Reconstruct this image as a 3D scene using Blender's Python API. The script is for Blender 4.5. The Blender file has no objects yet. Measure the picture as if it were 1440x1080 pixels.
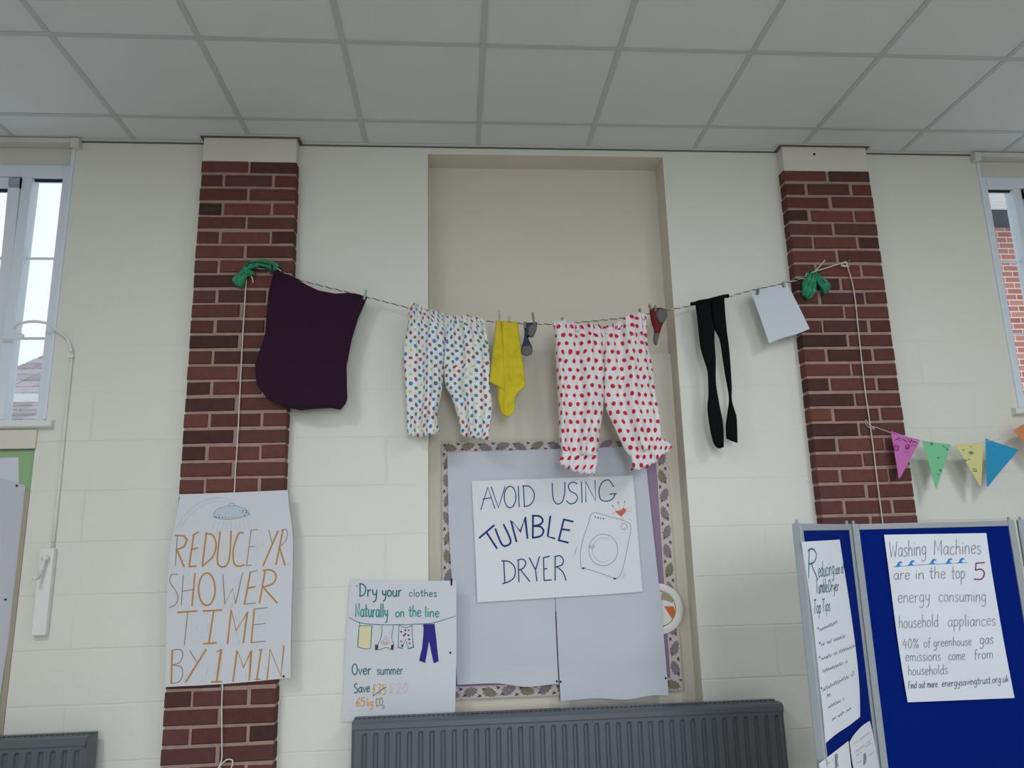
import bpy, bmesh, math, random
from mathutils import Vector, Matrix
C = bpy.context.scene.collection
S = bpy.context.scene
random.seed(7)
PI = math.pi

# ------------------------------------------------------------------ camera
F = 1031.5
CAM = Vector((-0.1325, -3.6368, 1.4967))
RX = Vector((0.99702, -0.07286, -0.02534))
UP = Vector((0.00944, -0.21083, 0.97748))
FW = Vector((0.07656, 0.97480, 0.20951))
cd = bpy.data.cameras.new('camera')
cam = bpy.data.objects.new('camera', cd)
C.objects.link(cam)
cd.sensor_fit = 'HORIZONTAL'
cd.sensor_width = 36.0
cd.lens = F / 1440 * 36
cd.clip_start = 0.05
m3 = Matrix((RX, UP, -FW)).transposed()
cam.matrix_world = Matrix.Translation(CAM) @ m3.to_4x4()
S.camera = cam

# ------------------------------------------------------------------ world, light, exposure
S.view_settings.view_transform = 'Standard'
S.view_settings.look = 'None'
S.view_settings.gamma = 1.0
S.view_settings.use_curve_mapping = False
S.view_settings.exposure = 0.0
w = bpy.data.worlds.new('overcast_sky')
S.world = w
w.use_nodes = True
wb = w.node_tree.nodes['Background']
wb.inputs['Color'].default_value = (0.90, 0.95, 1.0, 1)
wb.inputs['Strength'].default_value = 1.2


def area(name, loc, sx, sy, power, col, rot):
    l = bpy.data.lights.new(name, 'AREA')
    l.shape = 'RECTANGLE'
    l.size, l.size_y = sx, sy
    l.energy = power
    l.color = col
    o = bpy.data.objects.new(name, l)
    C.objects.link(o)
    o.location = loc
    o.rotation_euler = rot
    return o


LUM = [(-2.1, -2.936), (2.7, -2.936), (-2.1, -5.336), (2.7, -5.336)]
for (lx, ly) in LUM:                                 # recessed ceiling fittings behind the photographer
    area('ceiling_lamp', (lx, ly, 3.575), 0.56, 0.56, 40, (0.95, 0.985, 1.0), (0, 0, 0))
for wx, wp, wt, ws in ((-2.4, 2, .3, 1.4), (0.6, 13, .2, .9), (3.4, 3, .3, 1.4)):      # daylight through the windows of the opposite wall
    area('window_daylight', (wx, -7.12, 2.1), 1.5, 2.0, wp, (0.86, 0.94, 1.0), (PI / 2 - wt, 0, 0)).data.spread = ws

# ------------------------------------------------------------------ helpers


class Plane:
    """A vertical plane in the room; pixel() gives plane coordinates (a along, b height)."""
    def __init__(s, ox, oy, ang=0.0, h=None):
        s.O = Vector((ox, oy, 0))
        s.r = Vector((math.cos(ang), math.sin(ang), 0))
        s.n = Vector((math.sin(ang), -math.cos(ang), 0))
        s.h = h or (lambda a, b: 0.0)

    def px(s, x, y):
        d = RX * ((x - 720) / F) + UP * ((540 - y) / F) + FW
        h = 0.0
        for _ in range(3):
            t = ((s.O + s.n * h - CAM).dot(s.n)) / d.dot(s.n)
            p = CAM + d * t
            a, b = (p - s.O).dot(s.r), p.z
            h = s.h(a, b)
        return a, b

    def pt(s, a, b, lift=0.0):
        q = s.O + s.r * a + s.n * (s.h(a, b) + lift)
        return Vector((q.x, q.y, b))


def at(x, y, Y):
    d = RX * ((x - 720) / F) + UP * ((540 - y) / F) + FW
    return CAM + d * ((Y - CAM.y) / d.y)


def Z(ox, oy, s):
    return lambda pts: [(ox + x / s, oy + y / s) for x, y in pts]


def P(t):
    """'1,2 3,4' -> [(1,2),(3,4)]"""
    return [tuple(float(k) for k in q.split(',')) for q in t.split()]


def smooth(pts, n=6):
    if len(pts) < 3:
        return pts
    closed = (abs(pts[0][0] - pts[-1][0]) + abs(pts[0][1] - pts[-1][1])) < 1e-6
    out = []
    N = len(pts)
    for i in range(N - 1):
        p1, p2 = pts[i], pts[i + 1]
        p0 = pts[i - 1] if i > 0 else (pts[-2] if closed else p1)
        p3 = pts[i + 2] if i + 2 < N else (pts[1] if closed else p2)
        for k in range(n):
            t = k / n
            out.append(tuple(0.5 * (2 * p1[j] + (p2[j] - p0[j]) * t + (2 * p0[j] - 5 * p1[j] + 4 * p2[j] - p3[j]) * t * t
                                    + (3 * p1[j] - p0[j] - 3 * p2[j] + p3[j]) * t ** 3) for j in range(len(p1))))
    out.append(tuple(pts[-1]))
    return out


def resample(pts, n):
    L = [0]
    for i in range(1, len(pts)):
        L.append(L[-1] + math.dist(pts[i - 1], pts[i]))
    out = []
    j = 0
    for k in range(n + 1):
        d = L[-1] * k / n
        while j < len(pts) - 2 and L[j + 1] < d:
            j += 1
        s = (d - L[j]) / max(1e-9, L[j + 1] - L[j])
        s = min(1, max(0, s))
        out.append(tuple(pts[j][q] + (pts[j + 1][q] - pts[j][q]) * s for q in range(len(pts[0]))))
    return out


def ell(cx, cy, rx, ry, a0=0, a1=360, n=28, rot=0):
    out = []
    for i in range(n + 1):
        a = math.radians(a0 + (a1 - a0) * i / n)
        x, y = rx * math.cos(a), ry * math.sin(a)
        c, s = math.cos(math.radians(rot)), math.sin(math.radians(rot))
        out.append((cx + x * c - y * s, cy + x * s + y * c))
    return out


class MB:
    def __init__(s):
        s.v, s.f, s.m, s.uv = [], [], [], {}

    def face(s, idx, m=0, uv=None):
        if uv:
            s.uv[len(s.f)] = uv
        s.f.append(tuple(idx))
        s.m.append(m)

    def poly(s, pts, m=0):
        b = len(s.v)
        s.v += [tuple(p) for p in pts]
        s.face(range(b, b + len(pts)), m)

    def box(s, a, b, m=0):
        (x0, y0, z0), (x1, y1, z1) = a, b
        k = len(s.v)
        s.v += [(x, y, z) for z in (z0, z1) for y in (y0, y1) for x in (x0, x1)]
        for q in ((0, 2, 3, 1), (4, 5, 7, 6), (0, 1, 5, 4), (2, 6, 7, 3), (0, 4, 6, 2), (1, 3, 7, 5)):
            s.face([k + i for i in q], m)

    def obox(s, c, ax, ay, az, m=0):
        """box round a centre with half-axis vectors"""
        c, ax, ay, az = Vector(c), Vector(ax), Vector(ay), Vector(az)
        k = len(s.v)
        s.v += [tuple(c + ax * i + ay * j + az * l) for l in (-1, 1) for j in (-1, 1) for i in (-1, 1)]
        for q in ((0, 2, 3, 1), (4, 5, 7, 6), (0, 1, 5, 4), (2, 6, 7, 3), (0, 4, 6, 2), (1, 3, 7, 5)):
            s.face([k + i for i in q], m)

    def tube(s, pts, r, m=0, n=8, cap=True):
        pts = [Vector(p) for p in pts]
        rings = []
        ref = Vector((0.13, 0.97, 0.2))
        for i, p in enumerate(pts):
            d = (pts[min(i + 1, len(pts) - 1)] - pts[max(i - 1, 0)])
            d = d.normalized() if d.length > 1e-9 else Vector((0, 0, 1))
            u = d.cross(ref)
            if u.length < 1e-3:
                u = d.cross(Vector((1, 0, 0)))
            u.normalize()
            w_ = d.cross(u)
            rr = r[i] if isinstance(r, (list, tuple)) else r
            k = len(s.v)
            s.v += [tuple(p + u * rr * math.cos(2 * PI * j / n) + w_ * rr * math.sin(2 * PI * j / n)) for j in range(n)]
            rings.append(k)
        for a, b in zip(rings, rings[1:]):
            for j in range(n):
                s.face((a + j, a + (j + 1) % n, b + (j + 1) % n, b + j), m)
        if cap:
            s.face([rings[0] + j for j in range(n)][::-1], m)
            s.face([rings[-1] + j for j in range(n)], m)

    def build(s, name, mats, parent=None, sm=False, bevel=0, fixn=True):
        me = bpy.data.meshes.new(name)
        me.from_pydata(s.v, [], s.f)
        for mm in (mats if isinstance(mats, (list, tuple)) else [mats]):
            me.materials.append(mm)
        for p in me.polygons:
            p.material_index = s.m[p.index]
            p.use_smooth = sm
        if s.uv:
            ul = me.uv_layers.new(name='cloth')
            for p in me.polygons:
                if p.index in s.uv:
                    for li, t in zip(p.loop_indices, s.uv[p.index]):
                        ul.data[li].uv = t
        if fixn:
            bm = bmesh.new()
            bm.from_mesh(me)
            bmesh.ops.recalc_face_normals(bm, faces=bm.faces)
            bm.to_mesh(me)
            bm.free()
        o = bpy.data.objects.new(name, me)
        C.objects.link(o)
        if parent:
            o.parent = parent
        if bevel:
            b = o.modifiers.new('edge', 'BEVEL')
            b.width = bevel
            b.segments = 2
            b.limit_method = 'ANGLE'
        return o


def tag(o, label, cat=None, group=None, kind=None):
    if label:
        o['label'] = label
    if cat:
        o['category'] = cat
    if group:
        o['group'] = group
    if kind:
        o['kind'] = kind
    return o


def root(name, label, cat, loc=(0, 0, 0), group=None):
    o = bpy.data.objects.new(name, None)
    C.objects.link(o)
    o.empty_display_size = 0.05
    o['label'], o['category'] = label, cat
    if group:
        o['group'] = group
    return o


def lin(h):
    r = []
    for i in (0, 2, 4):
        c = int(h[i:i + 2], 16) / 255
        r.append(c / 12.92 if c <= 0.04045 else ((c + 0.055) / 1.055) ** 2.4)
    return (*r, 1)


def mat(name, col, rough=0.7, spec=0.3, metal=0.0, var=0.0, vscale=6, bump=0.0, bscale=60, sheen=0):
    m = bpy.data.materials.new(name)
    m.use_nodes = True
    nt = m.node_tree
    b = nt.nodes['Principled BSDF']
    b.inputs['Roughness'].default_value = rough
    b.inputs['Specular IOR Level'].default_value = spec
    b.inputs['Metallic'].default_value = metal
    b.inputs['Base Color'].default_value = lin(col)
    if sheen:
        b.inputs['Sheen Weight'].default_value = sheen
    tc = nt.nodes.new('ShaderNodeTexCoord')
    if var:
        n = nt.nodes.new('ShaderNodeTexNoise')
        n.inputs['Scale'].default_value = vscale
        n.inputs['Detail'].default_value = 4
        nt.links.new(tc.outputs['Object'], n.inputs['Vector'])
        mx = nt.nodes.new('ShaderNodeMix')
        mx.data_type = 'RGBA'
        c = lin(col)
        mx.inputs[6].default_value = tuple(max(0, k * (1 - var)) for k in c[:3]) + (1,)
        mx.inputs[7].default_value = tuple(min(1, k * (1 + var)) for k in c[:3]) + (1,)
        nt.links.new(n.outputs['Fac'], mx.inputs[0])
        nt.links.new(mx.outputs[2], b.inputs['Base Color'])
    if bump:
        n2 = nt.nodes.new('ShaderNodeTexNoise')
        n2.inputs['Scale'].default_value = bscale
        n2.inputs['Detail'].default_value = 5
        nt.links.new(tc.outputs['Object'], n2.inputs['Vector'])
        bp = nt.nodes.new('ShaderNodeBump')
        bp.inputs['Strength'].default_value = bump
        bp.inputs['Distance'].default_value = 0.005
        nt.links.new(n2.outputs['Fac'], bp.inputs['Height'])
        nt.links.new(bp.outputs['Normal'], b.inputs['Normal'])
    return m


def wall_mat():
    """cream gloss-free paint over large blocks; joints show through unevenly"""
    m = mat('painted_blockwork', 'dfdfd9', 0.75, 0.2, var=0.035, vscale=2.2)
    nt = m.node_tree
    b = nt.nodes['Principled BSDF']
    tc = [n for n in nt.nodes if n.type == 'TEX_COORD'][0]
    sep = nt.nodes.new('ShaderNodeSeparateXYZ')
    nt.links.new(tc.outputs['Object'], sep.inputs[0])
    zo = nt.nodes.new('ShaderNodeMath')
    zo.operation = 'ADD'
    zo.inputs[1].default_value = 0.1185 - 0.003
    nt.links.new(sep.outputs['Z'], zo.inputs[0])
    com = nt.nodes.new('ShaderNodeCombineXYZ')
    nt.links.new(sep.outputs['X'], com.inputs['X'])
    nt.links.new(zo.outputs[0], com.inputs['Y'])
    dis = nt.nodes.new('ShaderNodeTexNoise')
    dis.inputs['Scale'].default_value = 9
    dis.inputs['Detail'].default_value = 3
    nt.links.new(tc.outputs['Object'], dis.inputs['Vector'])
    wob = nt.nodes.new('ShaderNodeVectorMath')
    wob.operation = 'MULTIPLY_ADD'
    wob.inputs[1].default_value = (0.012, 0.012, 0)
    nt.links.new(dis.outputs['Color'], wob.inputs[0])
    nt.links.new(com.outputs[0], wob.inputs[2])
    br = nt.nodes.new('ShaderNodeTexBrick')
    br.inputs['Scale'].default_value = 1
    br.inputs['Brick Width'].default_value = 0.94
    br.inputs['Row Height'].default_value = 0.2375
    br.inputs['Mortar Size'].default_value = 0.006
    br.inputs['Mortar Smooth'].default_value = 0.6
    nt.links.new(wob.outputs[0], br.inputs['Vector'])
    msk = nt.nodes.new('ShaderNodeTexNoise')
    msk.inputs['Scale'].default_value = 2.3
    msk.inputs['Detail'].default_value = 6
    nt.links.new(tc.outputs['Object'], msk.inputs['Vector'])
    # plain smooth plaster towards the ceiling: the joints are filled up there
    zr = nt.nodes.new('ShaderNodeMapRange')
    zr.inputs[1].default_value = 2.9
    zr.inputs[2].default_value = 1.9
    zr.inputs[3].default_value = 0.12
    zr.inputs[4].default_value = 1.0
    nt.links.new(sep.outputs['Z'], zr.inputs[0])
    mr = nt.nodes.new('ShaderNodeMapRange')
    mr.inputs[1].default_value = 0.44
    mr.inputs[2].default_value = 0.62
    mr.inputs[3].default_value = 0.22
    nt.links.new(msk.outputs['Fac'], mr.inputs[0])
    mu = nt.nodes.new('ShaderNodeMath')
    mu.operation = 'MULTIPLY'
    nt.links.new(mr.outputs[0], mu.inputs[0])
    nt.links.new(zr.outputs[0], mu.inputs[1])
    mu2 = nt.nodes.new('ShaderNodeMath')
    mu2.operation = 'MULTIPLY'
    nt.links.new(mu.outputs[0], mu2.inputs[0])
    nt.links.new(br.outputs['Fac'], mu2.inputs[1])
    fine = nt.nodes.new('ShaderNodeTexNoise')
    fine.inputs['Scale'].default_value = 22
    fine.inputs['Detail'].default_value = 6
    nt.links.new(tc.outputs['Object'], fine.inputs['Vector'])
    hs = nt.nodes.new('ShaderNodeMath')
    hs.operation = 'MULTIPLY_ADD'
    hs.inputs[1].default_value = -1.0
    nt.links.new(mu2.outputs[0], hs.inputs[0])
    f2 = nt.nodes.new('ShaderNodeMath')
    f2.operation = 'MULTIPLY'
    f2.inputs[1].default_value = 0.5
    nt.links.new(fine.outputs['Fac'], f2.inputs[0])
    nt.links.new(f2.outputs[0], hs.inputs[2])
    bp = nt.nodes.new('ShaderNodeBump')
    bp.inputs['Strength'].default_value = 0.5
    bp.inputs['Distance'].default_value = 0.007
    nt.links.new(hs.outputs[0], bp.inputs['Height'])
    nt.links.new(bp.outputs['Normal'], b.inputs['Normal'])
    return m


def island_mat(name, cols, rough=0.85, noise=0.25, scale=30, bump=0.4):
    m = mat(name, '808080', rough, 0.2)
    nt = m.node_tree
    b = nt.nodes['Principled BSDF']
    g = nt.nodes.new('ShaderNodeNewGeometry')
    cr = nt.nodes.new('ShaderNodeValToRGB')
    e = cr.color_ramp.elements
    while len(e) > 1:
        e.remove(e[-1])
    e[0].position = 0
    e[0].color = lin(cols[0])
    for i, c in enumerate(cols[1:]):
        k = e.new((i + 1) / (len(cols) - 1))
        k.color = lin(c)
    nt.links.new(g.outputs['Random Per Island'], cr.inputs[0])
    tc = nt.nodes.new('ShaderNodeTexCoord')
    n = nt.nodes.new('ShaderNodeTexNoise')
    n.inputs['Scale'].default_value = scale
    n.inputs['Detail'].default_value = 6
    nt.links.new(tc.outputs['Object'], n.inputs['Vector'])
    mr = nt.nodes.new('ShaderNodeMapRange')
    mr.inputs[3].default_value = 1 - noise
    mr.inputs[4].default_value = 1 + noise
    nt.links.new(n.outputs['Fac'], mr.inputs[0])
    vm = nt.nodes.new('ShaderNodeVectorMath')
    vm.operation = 'SCALE'
    nt.links.new(cr.outputs[0], vm.inputs[0])
    nt.links.new(mr.outputs[0], vm.inputs['Scale'])
    nt.links.new(vm.outputs[0], b.inputs['Base Color'])
    bp = nt.nodes.new('ShaderNodeBump')
    bp.inputs['Strength'].default_value = bump
    bp.inputs['Distance'].default_value = 0.004
    nt.links.new(n.outputs['Fac'], bp.inputs['Height'])
    nt.links.new(bp.outputs['Normal'], b.inputs['Normal'])
    return m


def dot_mat(name, ground, cols, cw, ch, rad, core=None, rim=None):
    """printed dots on a centred lattice in cloth coordinates (metres, layer 'cloth')"""
    m = mat(name, ground, 0.6, 0.25, sheen=0.1)
    nt = m.node_tree
    N, L = nt.nodes, nt.links
    b = N['Principled BSDF']
    uv = N.new('ShaderNodeUVMap')
    uv.uv_map = 'cloth'

    def math_(op, a, b_=None, c=None):
        n = N.new('ShaderNodeMath')
        n.operation = op
        for i, q in enumerate((a, b_, c)):
            if q is None:
                continue
            if isinstance(q, (int, float)):
                n.inputs[i].default_value = q
            else:
                L.new(q, n.inputs[i])
        return n.outputs[0]
    sep = N.new('ShaderNodeSeparateXYZ')
    L.new(uv.outputs[0], sep.inputs[0])
    jit = N.new('ShaderNodeTexNoise')
    jit.inputs['Scale'].default_value = 14
    L.new(uv.outputs[0], jit.inputs['Vector'])
    js = N.new('ShaderNodeSeparateColor')
    L.new(jit.outputs['Color'], js.inputs[0])
    ux = math_('ADD', sep.outputs[0], math_('MULTIPLY', js.outputs[0], 0.02))
    uy = math_('ADD', sep.outputs[1], math_('MULTIPLY', js.outputs[1], 0.02))
    dist, colr = [], []
    for k in (0, 1):
        sx = math_('ADD', math_('DIVIDE', ux, cw), 0.5 * k + 40)
        sy = math_('ADD', math_('DIVIDE', uy, ch), 0.5 * k + 40)
        fx, fy = math_('FLOOR', sx), math_('FLOOR', sy)
        dx = math_('MULTIPLY', math_('SUBTRACT', math_('SUBTRACT', sx, fx), 0.5), cw)
        dy = math_('MULTIPLY', math_('SUBTRACT', math_('SUBTRACT', sy, fy), 0.5), ch)
        d = math_('SQRT', math_('ADD', math_('MULTIPLY', dx, dx), math_('MULTIPLY', dy, dy)))
        cb = N.new('ShaderNodeCombineXYZ')
        L.new(fx, cb.inputs[0])
        L.new(fy, cb.inputs[1])
        cb.inputs[2].default_value = k * 7.3
        wn = N.new('ShaderNodeTexWhiteNoise')
        wn.noise_dimensions = '3D'
        L.new(cb.outputs[0], wn.inputs['Vector'])
        dist.append(d)
        colr.append(wn.outputs['Value'])
    first = math_('LESS_THAN', dist[0], dist[1])
    dmin = math_('MINIMUM', dist[0], dist[1])
    rnd = math_('ADD', math_('MULTIPLY', colr[0], first), math_('MULTIPLY', colr[1], math_('SUBTRACT', 1.0, first)))
    cr = N.new('ShaderNodeValToRGB')
    cr.color_ramp.interpolation = 'CONSTANT'
    e = cr.color_ramp.elements
    while len(e) > 1:
        e.remove(e[-1])
    e[0].position = 0
    e[0].color = lin(cols[0])
    for i, c in enumerate(cols[1:]):
        e.new((i + 1) / len(cols)).color = lin(c)
    L.new(rnd, cr.inputs[0])
    prev = lin(ground)
    mx = N.new('ShaderNodeMix')
    mx.data_type = 'RGBA'
    mx.inputs[6].default_value = prev
    L.new(math_('LESS_THAN', dmin, rad), mx.inputs[0])
    L.new(cr.outputs[0], mx.inputs[7])
    out = mx.outputs[2]
    if core:
        m2 = N.new('ShaderNodeMix')
        m2.data_type = 'RGBA'
        L.new(math_('MULTIPLY', math_('LESS_THAN', dmin, rad * 0.36), 0.75), m2.inputs[0])
        L.new(out, m2.inputs[6])
        m2.inputs[7].default_value = lin(core)
        out = m2.outputs[2]
    L.new(out, b.inputs['Base Color'])
    return m


M = dict(
    wall=wall_mat(),
    plaster=mat('cream_plaster', 'd6d0c3', 0.8, 0.2, var=0.05, vscale=3, bump=0.15, bscale=14),
    cream=mat('cream_paint', 'd9d6cd', 0.75, 0.2, var=0.04, vscale=5, bump=0.2, bscale=25),
    tile=mat('ceiling_tile', 'dadee1', 0.9, 0.1, var=0.03, vscale=1.5, bump=0.15, bscale=160),
    tbar=mat('ceiling_bar', 'bfc4c6', 0.6, 0.3),
    floor=mat('pale_vinyl_floor', 'b9b6ae', 0.5, 0.4, var=0.1, vscale=4),
    brick=island_mat('red_brick', ['4f3330', '65403b', '5c3c39', '70453d', '63413f', '463030', '6b4037']),
    mortar=mat('brick_mortar', 'a18981', 0.95, 0.1, var=0.22, vscale=30, bump=0.5, bscale=90),
    upvc=mat('white_plastic_frame', 'dce6f1', 0.35, 0.4),
    gasket=mat('black_gasket', '26282b', 0.6, 0.2),
    white=mat('white_plastic', 'e4e6e6', 0.4, 0.4),
    trimw=mat('painted_timber', 'd6d5cf', 0.6, 0.3),
    steel=mat('grey_enamel', '595f66', 0.42, 0.4, var=0.05, vscale=3),
    steeld=mat('dark_enamel', '4d5357', 0.5, 0.3),
    poster=mat('poster_paper', 'dddfe4', 0.8, 0.15, var=0.02, vscale=3),
    paper=mat('white_paper', 'cfd2d9', 0.8, 0.15, var=0.02, vscale=3),
    bead=mat('tan_timber', 'a79f90', 0.8, 0.1, var=0.1, vscale=20),
    shadow_line=mat('painted_shadow_line', '6b655d', 0.9, 0.1),  # dark colour standing in for the shade where wall meets ceiling
    dome=mat('pale_blue_crayon', 'bcc8d6', 0.8, 0.1),
    paper2=mat('backing_paper', 'c2c5cf', 0.75, 0.2, var=0.03, vscale=2.5),
    flip=mat('flipchart_paper', 'd0d4dd', 0.8, 0.15, var=0.02, vscale=4),
    card=mat('grey_card', 'cdd5df', 0.6, 0.25),
    purplep=mat('mauve_backing', '8f7b96', 0.8, 0.1),
    greenp=mat('green_backing', '93b48a', 0.8, 0.1),
    bpaper=mat('border_paper', 'c4bbb8', 0.8, 0.1),
    grape=mat('grape_print', '857b81', 0.8, 0.1, var=0.3, vscale=60),
    grapeg=mat('olive_grape_print', '837e70', 0.8, 0.1, var=0.3, vscale=60),
    leaf=mat('dark_leaf_print', '5b4e52', 0.8, 0.1),
    navy=mat('navy_ink', '1c3f78', 0.7, 0.2),
    teal=mat('teal_ink', '1f6b74', 0.7, 0.2),
    tealg=mat('green_teal_ink', '2a8c84', 0.7, 0.2),
    pencil=mat('pencil', '80848d', 0.8, 0.1),
    pencild=mat('dark_pencil', '565b64', 0.8, 0.1),
    faint=mat('faint_blue_ink', 'b4c2d0', 0.8, 0.1),
    orange=mat('orange_ink', 'd79f58', 0.8, 0.1),
    brown=mat('brown_ink', '94826d', 0.8, 0.1),
    redink=mat('red_ink', 'c46a5e', 0.8, 0.1),
    pinkink=mat('pink_ink', 'd6c0cc', 0.8, 0.1),
    maroon=mat('maroon_ink', '6b3550', 0.8, 0.1),
    yellowp=mat('yellow_crayon', 'd9d3b0', 0.8, 0.1),
    violet=mat('violet_ink', '382f86', 0.8, 0.1),
    blue=mat('blue_crayon', '2f80c0', 0.8, 0.1),
    black=mat('black_ink', '1e2024', 0.6, 0.2),
    felt=mat('blue_felt', '041d6d', 0.95, 0.05, var=0.06, vscale=40, bump=0.2, bscale=400),
    feltd=mat('charcoal_felt', '4b5058', 0.95, 0.05),
    alu=mat('grey_frame', '90979c', 0.45, 0.4),
    purple=mat('aubergine_cloth', '301a2c', 0.85, 0.1, sheen=0.03),
    yellow=mat('yellow_cloth', 'cdbb2e', 0.9, 0.1, var=0.2, vscale=14, sheen=0.2),
    sock=mat('navy_knit', '3b4254', 0.9, 0.1, bump=0.3, bscale=200),
    sockg=mat('grey_knit', '6a6868', 0.9, 0.1, bump=0.3, bscale=200),
    sockr=mat('maroon_knit', '6d2a30', 0.9, 0.1, bump=0.3, bscale=200),
    tights=mat('black_nylon', '0c0e12', 0.8, 0.1),
    cord=mat('white_cord', 'd2cbc6', 0.8, 0.1),
    cordd=mat('dark_cord', '33363a', 0.8, 0.1),
    ribbon=mat('green_ribbon', '1a8560', 0.35, 0.5, var=0.15, vscale=30),
    pegg=mat('grey_peg', '7d7b76', 0.6, 0.3, var=0.1, vscale=60),
    pegp=mat('pale_peg', 'a3aaa0', 0.6, 0.3),
    pegr=mat('pinkish_peg', '9a7a78', 0.6, 0.3),
    metal=mat('steel_wire', '8a8a8a', 0.35, 0.5, metal=0.8),
    fpink=mat('pink_card', 'c775b5', 0.8, 0.1), fgreen=mat('green_card', '7fc79b', 0.8, 0.1),
    fyel=mat('yellow_card', 'd6d294', 0.8, 0.1), fblue=mat('blue_card', '3697c4', 0.8, 0.1),
    forange=mat('orange_card', 'd58a60', 0.8, 0.1),
    fink=mat('magenta_ink', '7d3573', 0.8, 0.1), finkg=mat('grey_green_ink', '567a63', 0.8, 0.1),
    plate=mat('white_plate', 'dcdad5', 0.5, 0.3), plateb=mat('olive_print', 'a09a80', 0.7, 0.1),
    plateo=mat('orange_print', 'c86a3a', 0.7, 0.1),
    rooft=island_mat('concrete_roof_tile', ['a8a0a8', 'b8b0b6', '9a929a', 'c0b8bc'], noise=0.2, scale=12),
    hbrick=island_mat('outdoor_brick', ['b8766e', 'c58a80', 'ad6a62', 'cd958a'], noise=0.15, scale=8),
    hmortar=mat('outdoor_mortar', 'f0e6e0', 0.9, 0.1),
    soffit=mat('dark_soffit', '4d5663', 0.7, 0.2),
    lamp=mat('lamp_housing', 'e8e8e8', 0.5, 0.3),
)
ynt = M['yellow'].node_tree                                # dirty marks rubbed into the yellow cloth
ytc = ynt.nodes.new('ShaderNodeTexCoord')
yn = ynt.nodes.new('ShaderNodeTexNoise')
yn.inputs['Scale'].default_value = 17
yn.inputs['Detail'].default_value = 8
yn.inputs['Roughness'].default_value = 0.65
ynt.links.new(ytc.outputs['Object'], yn.inputs['Vector'])
ymr = ynt.nodes.new('ShaderNodeMapRange')
ymr.inputs[1].default_value = 0.50
ymr.inputs[2].default_value = 0.95
ynt.links.new(yn.outputs['Fac'], ymr.inputs[0])
ymx = ynt.nodes.new('ShaderNodeMix')
ymx.data_type = 'RGBA'
ymx.inputs[7].default_value = lin('847a2a')
yb_ = ynt.nodes['Principled BSDF']
ynt.links.new(yb_.inputs['Base Color'].links[0].from_socket, ymx.inputs[6])
ynt.links.new(ymr.outputs[0], ymx.inputs[0])
ynt.links.new(ymx.outputs[2], yb_.inputs['Base Color'])
M['dots'] = dot_mat('multicoloured_dot_print', 'dfe2e2',
                    ['a2303c', '2f74ad', '3d7f74', 'd8cf94', '2f74ad', '7d3a48', '3a6b58', 'dccfb0', '2c5f9e', 'a2303c'],
                    0.053, 0.042, 0.0090, core='8a93a5')
M['reddots'] = dot_mat('red_dot_print', 'e3dee2', ['c01f38', 'c01f38'], 0.046, 0.088, 0.0112)


def glass_mat():
    m = bpy.data.materials.new('window_glass')
    m.use_nodes = True
    nt = m.node_tree
    nt.nodes.clear()
    o = nt.nodes.new('ShaderNodeOutputMaterial')
    t = nt.nodes.new('ShaderNodeBsdfTransparent')
    t.inputs[0].default_value = (0.96, 0.98, 0.98, 1)
    g = nt.nodes.new('ShaderNodeBsdfGlossy')
    g.inputs['Roughness'].default_value = 0.02
    mx = nt.nodes.new('ShaderNodeMixShader')
    mx.inputs[0].default_value = 0.05
    nt.links.new(t.outputs[0], mx.inputs[1])
    nt.links.new(g.outputs[0], mx.inputs[2])
    nt.links.new(mx.outputs[0], o.inputs[0])
    return m


M['glass'] = glass_mat()

lamp_emit = bpy.data.materials.new('lamp_diffuser')
lamp_emit.use_nodes = True
lb = lamp_emit.node_tree.nodes['Principled BSDF']
lb.inputs['Emission Color'].default_value = (1, 0.98, 0.94, 1)
lb.inputs['Emission Strength'].default_value = 2.0


def struct(o, label=None, cat=None):
    return tag(o, label, cat, None, 'structure')


# ------------------------------------------------------------------ the room
XL, XR, YB, H = -5.0, 5.6, -7.2, 3.6
WL, WR = -2.10, 2.855                      # inner edges of the two front windows
NX0, NX1, ND = -0.271, 1.022, 0.15         # niche
WZ0, WZ1 = 2.095, 3.575                    # window height


def rect_wall(mb, xs, zs, hole, y, m=0):
    for i in range(len(xs) - 1):
        for j in range(len(zs) - 1):
            cx, cz = (xs[i] + xs[i + 1]) / 2, (zs[j] + zs[j + 1]) / 2
            if hole(cx, cz):
                continue
            mb.poly([(xs[i], y, zs[j]), (xs[i + 1], y, zs[j]), (xs[i + 1], y, zs[j + 1]), (xs[i], y, zs[j + 1])], m)


mb = MB()
PBX0, PBX1, PBZ0, PBZ1 = -3.60, -2.133, 0.60, 1.985   # shallow recess under the first window


def hole(x, z):
    if NX0 < x < NX1 and z < 3.555:
        return True
    if -3.7 < x < WL and WZ0 < z < WZ1:
        return True
    if WR < x < 4.5 and WZ0 < z < WZ1:
        return True
    return PBX0 < x < PBX1 and PBZ0 < z < PBZ1


rect_wall(mb, [XL, -3.7, PBX0, PBX1, WL, NX0, NX1, WR, 4.5, XR], [0, PBZ0, PBZ1, WZ0, 3.555, WZ1, H], hole, 0)


def reveal(x0, x1, z0, z1, d, m=0, back=None, bottom=True):
    mb.poly([(x0, 0, z0), (x0, d, z0), (x0, d, z1), (x0, 0, z1)], m)
    mb.poly([(x1, 0, z0), (x1, 0, z1), (x1, d, z1), (x1, d, z0)], m)
    mb.poly([(x0, 0, z1), (x0, d, z1), (x1, d, z1), (x1, 0, z1)], m)
    if bottom:
        mb.poly([(x0, 0, z0), (x1, 0, z0), (x1, d, z0), (x0, d, z0)], m)
    if back is not None:
        mb.poly([(x0, d, z0), (x1, d, z0), (x1, d, z1), (x0, d, z1)], back)


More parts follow.
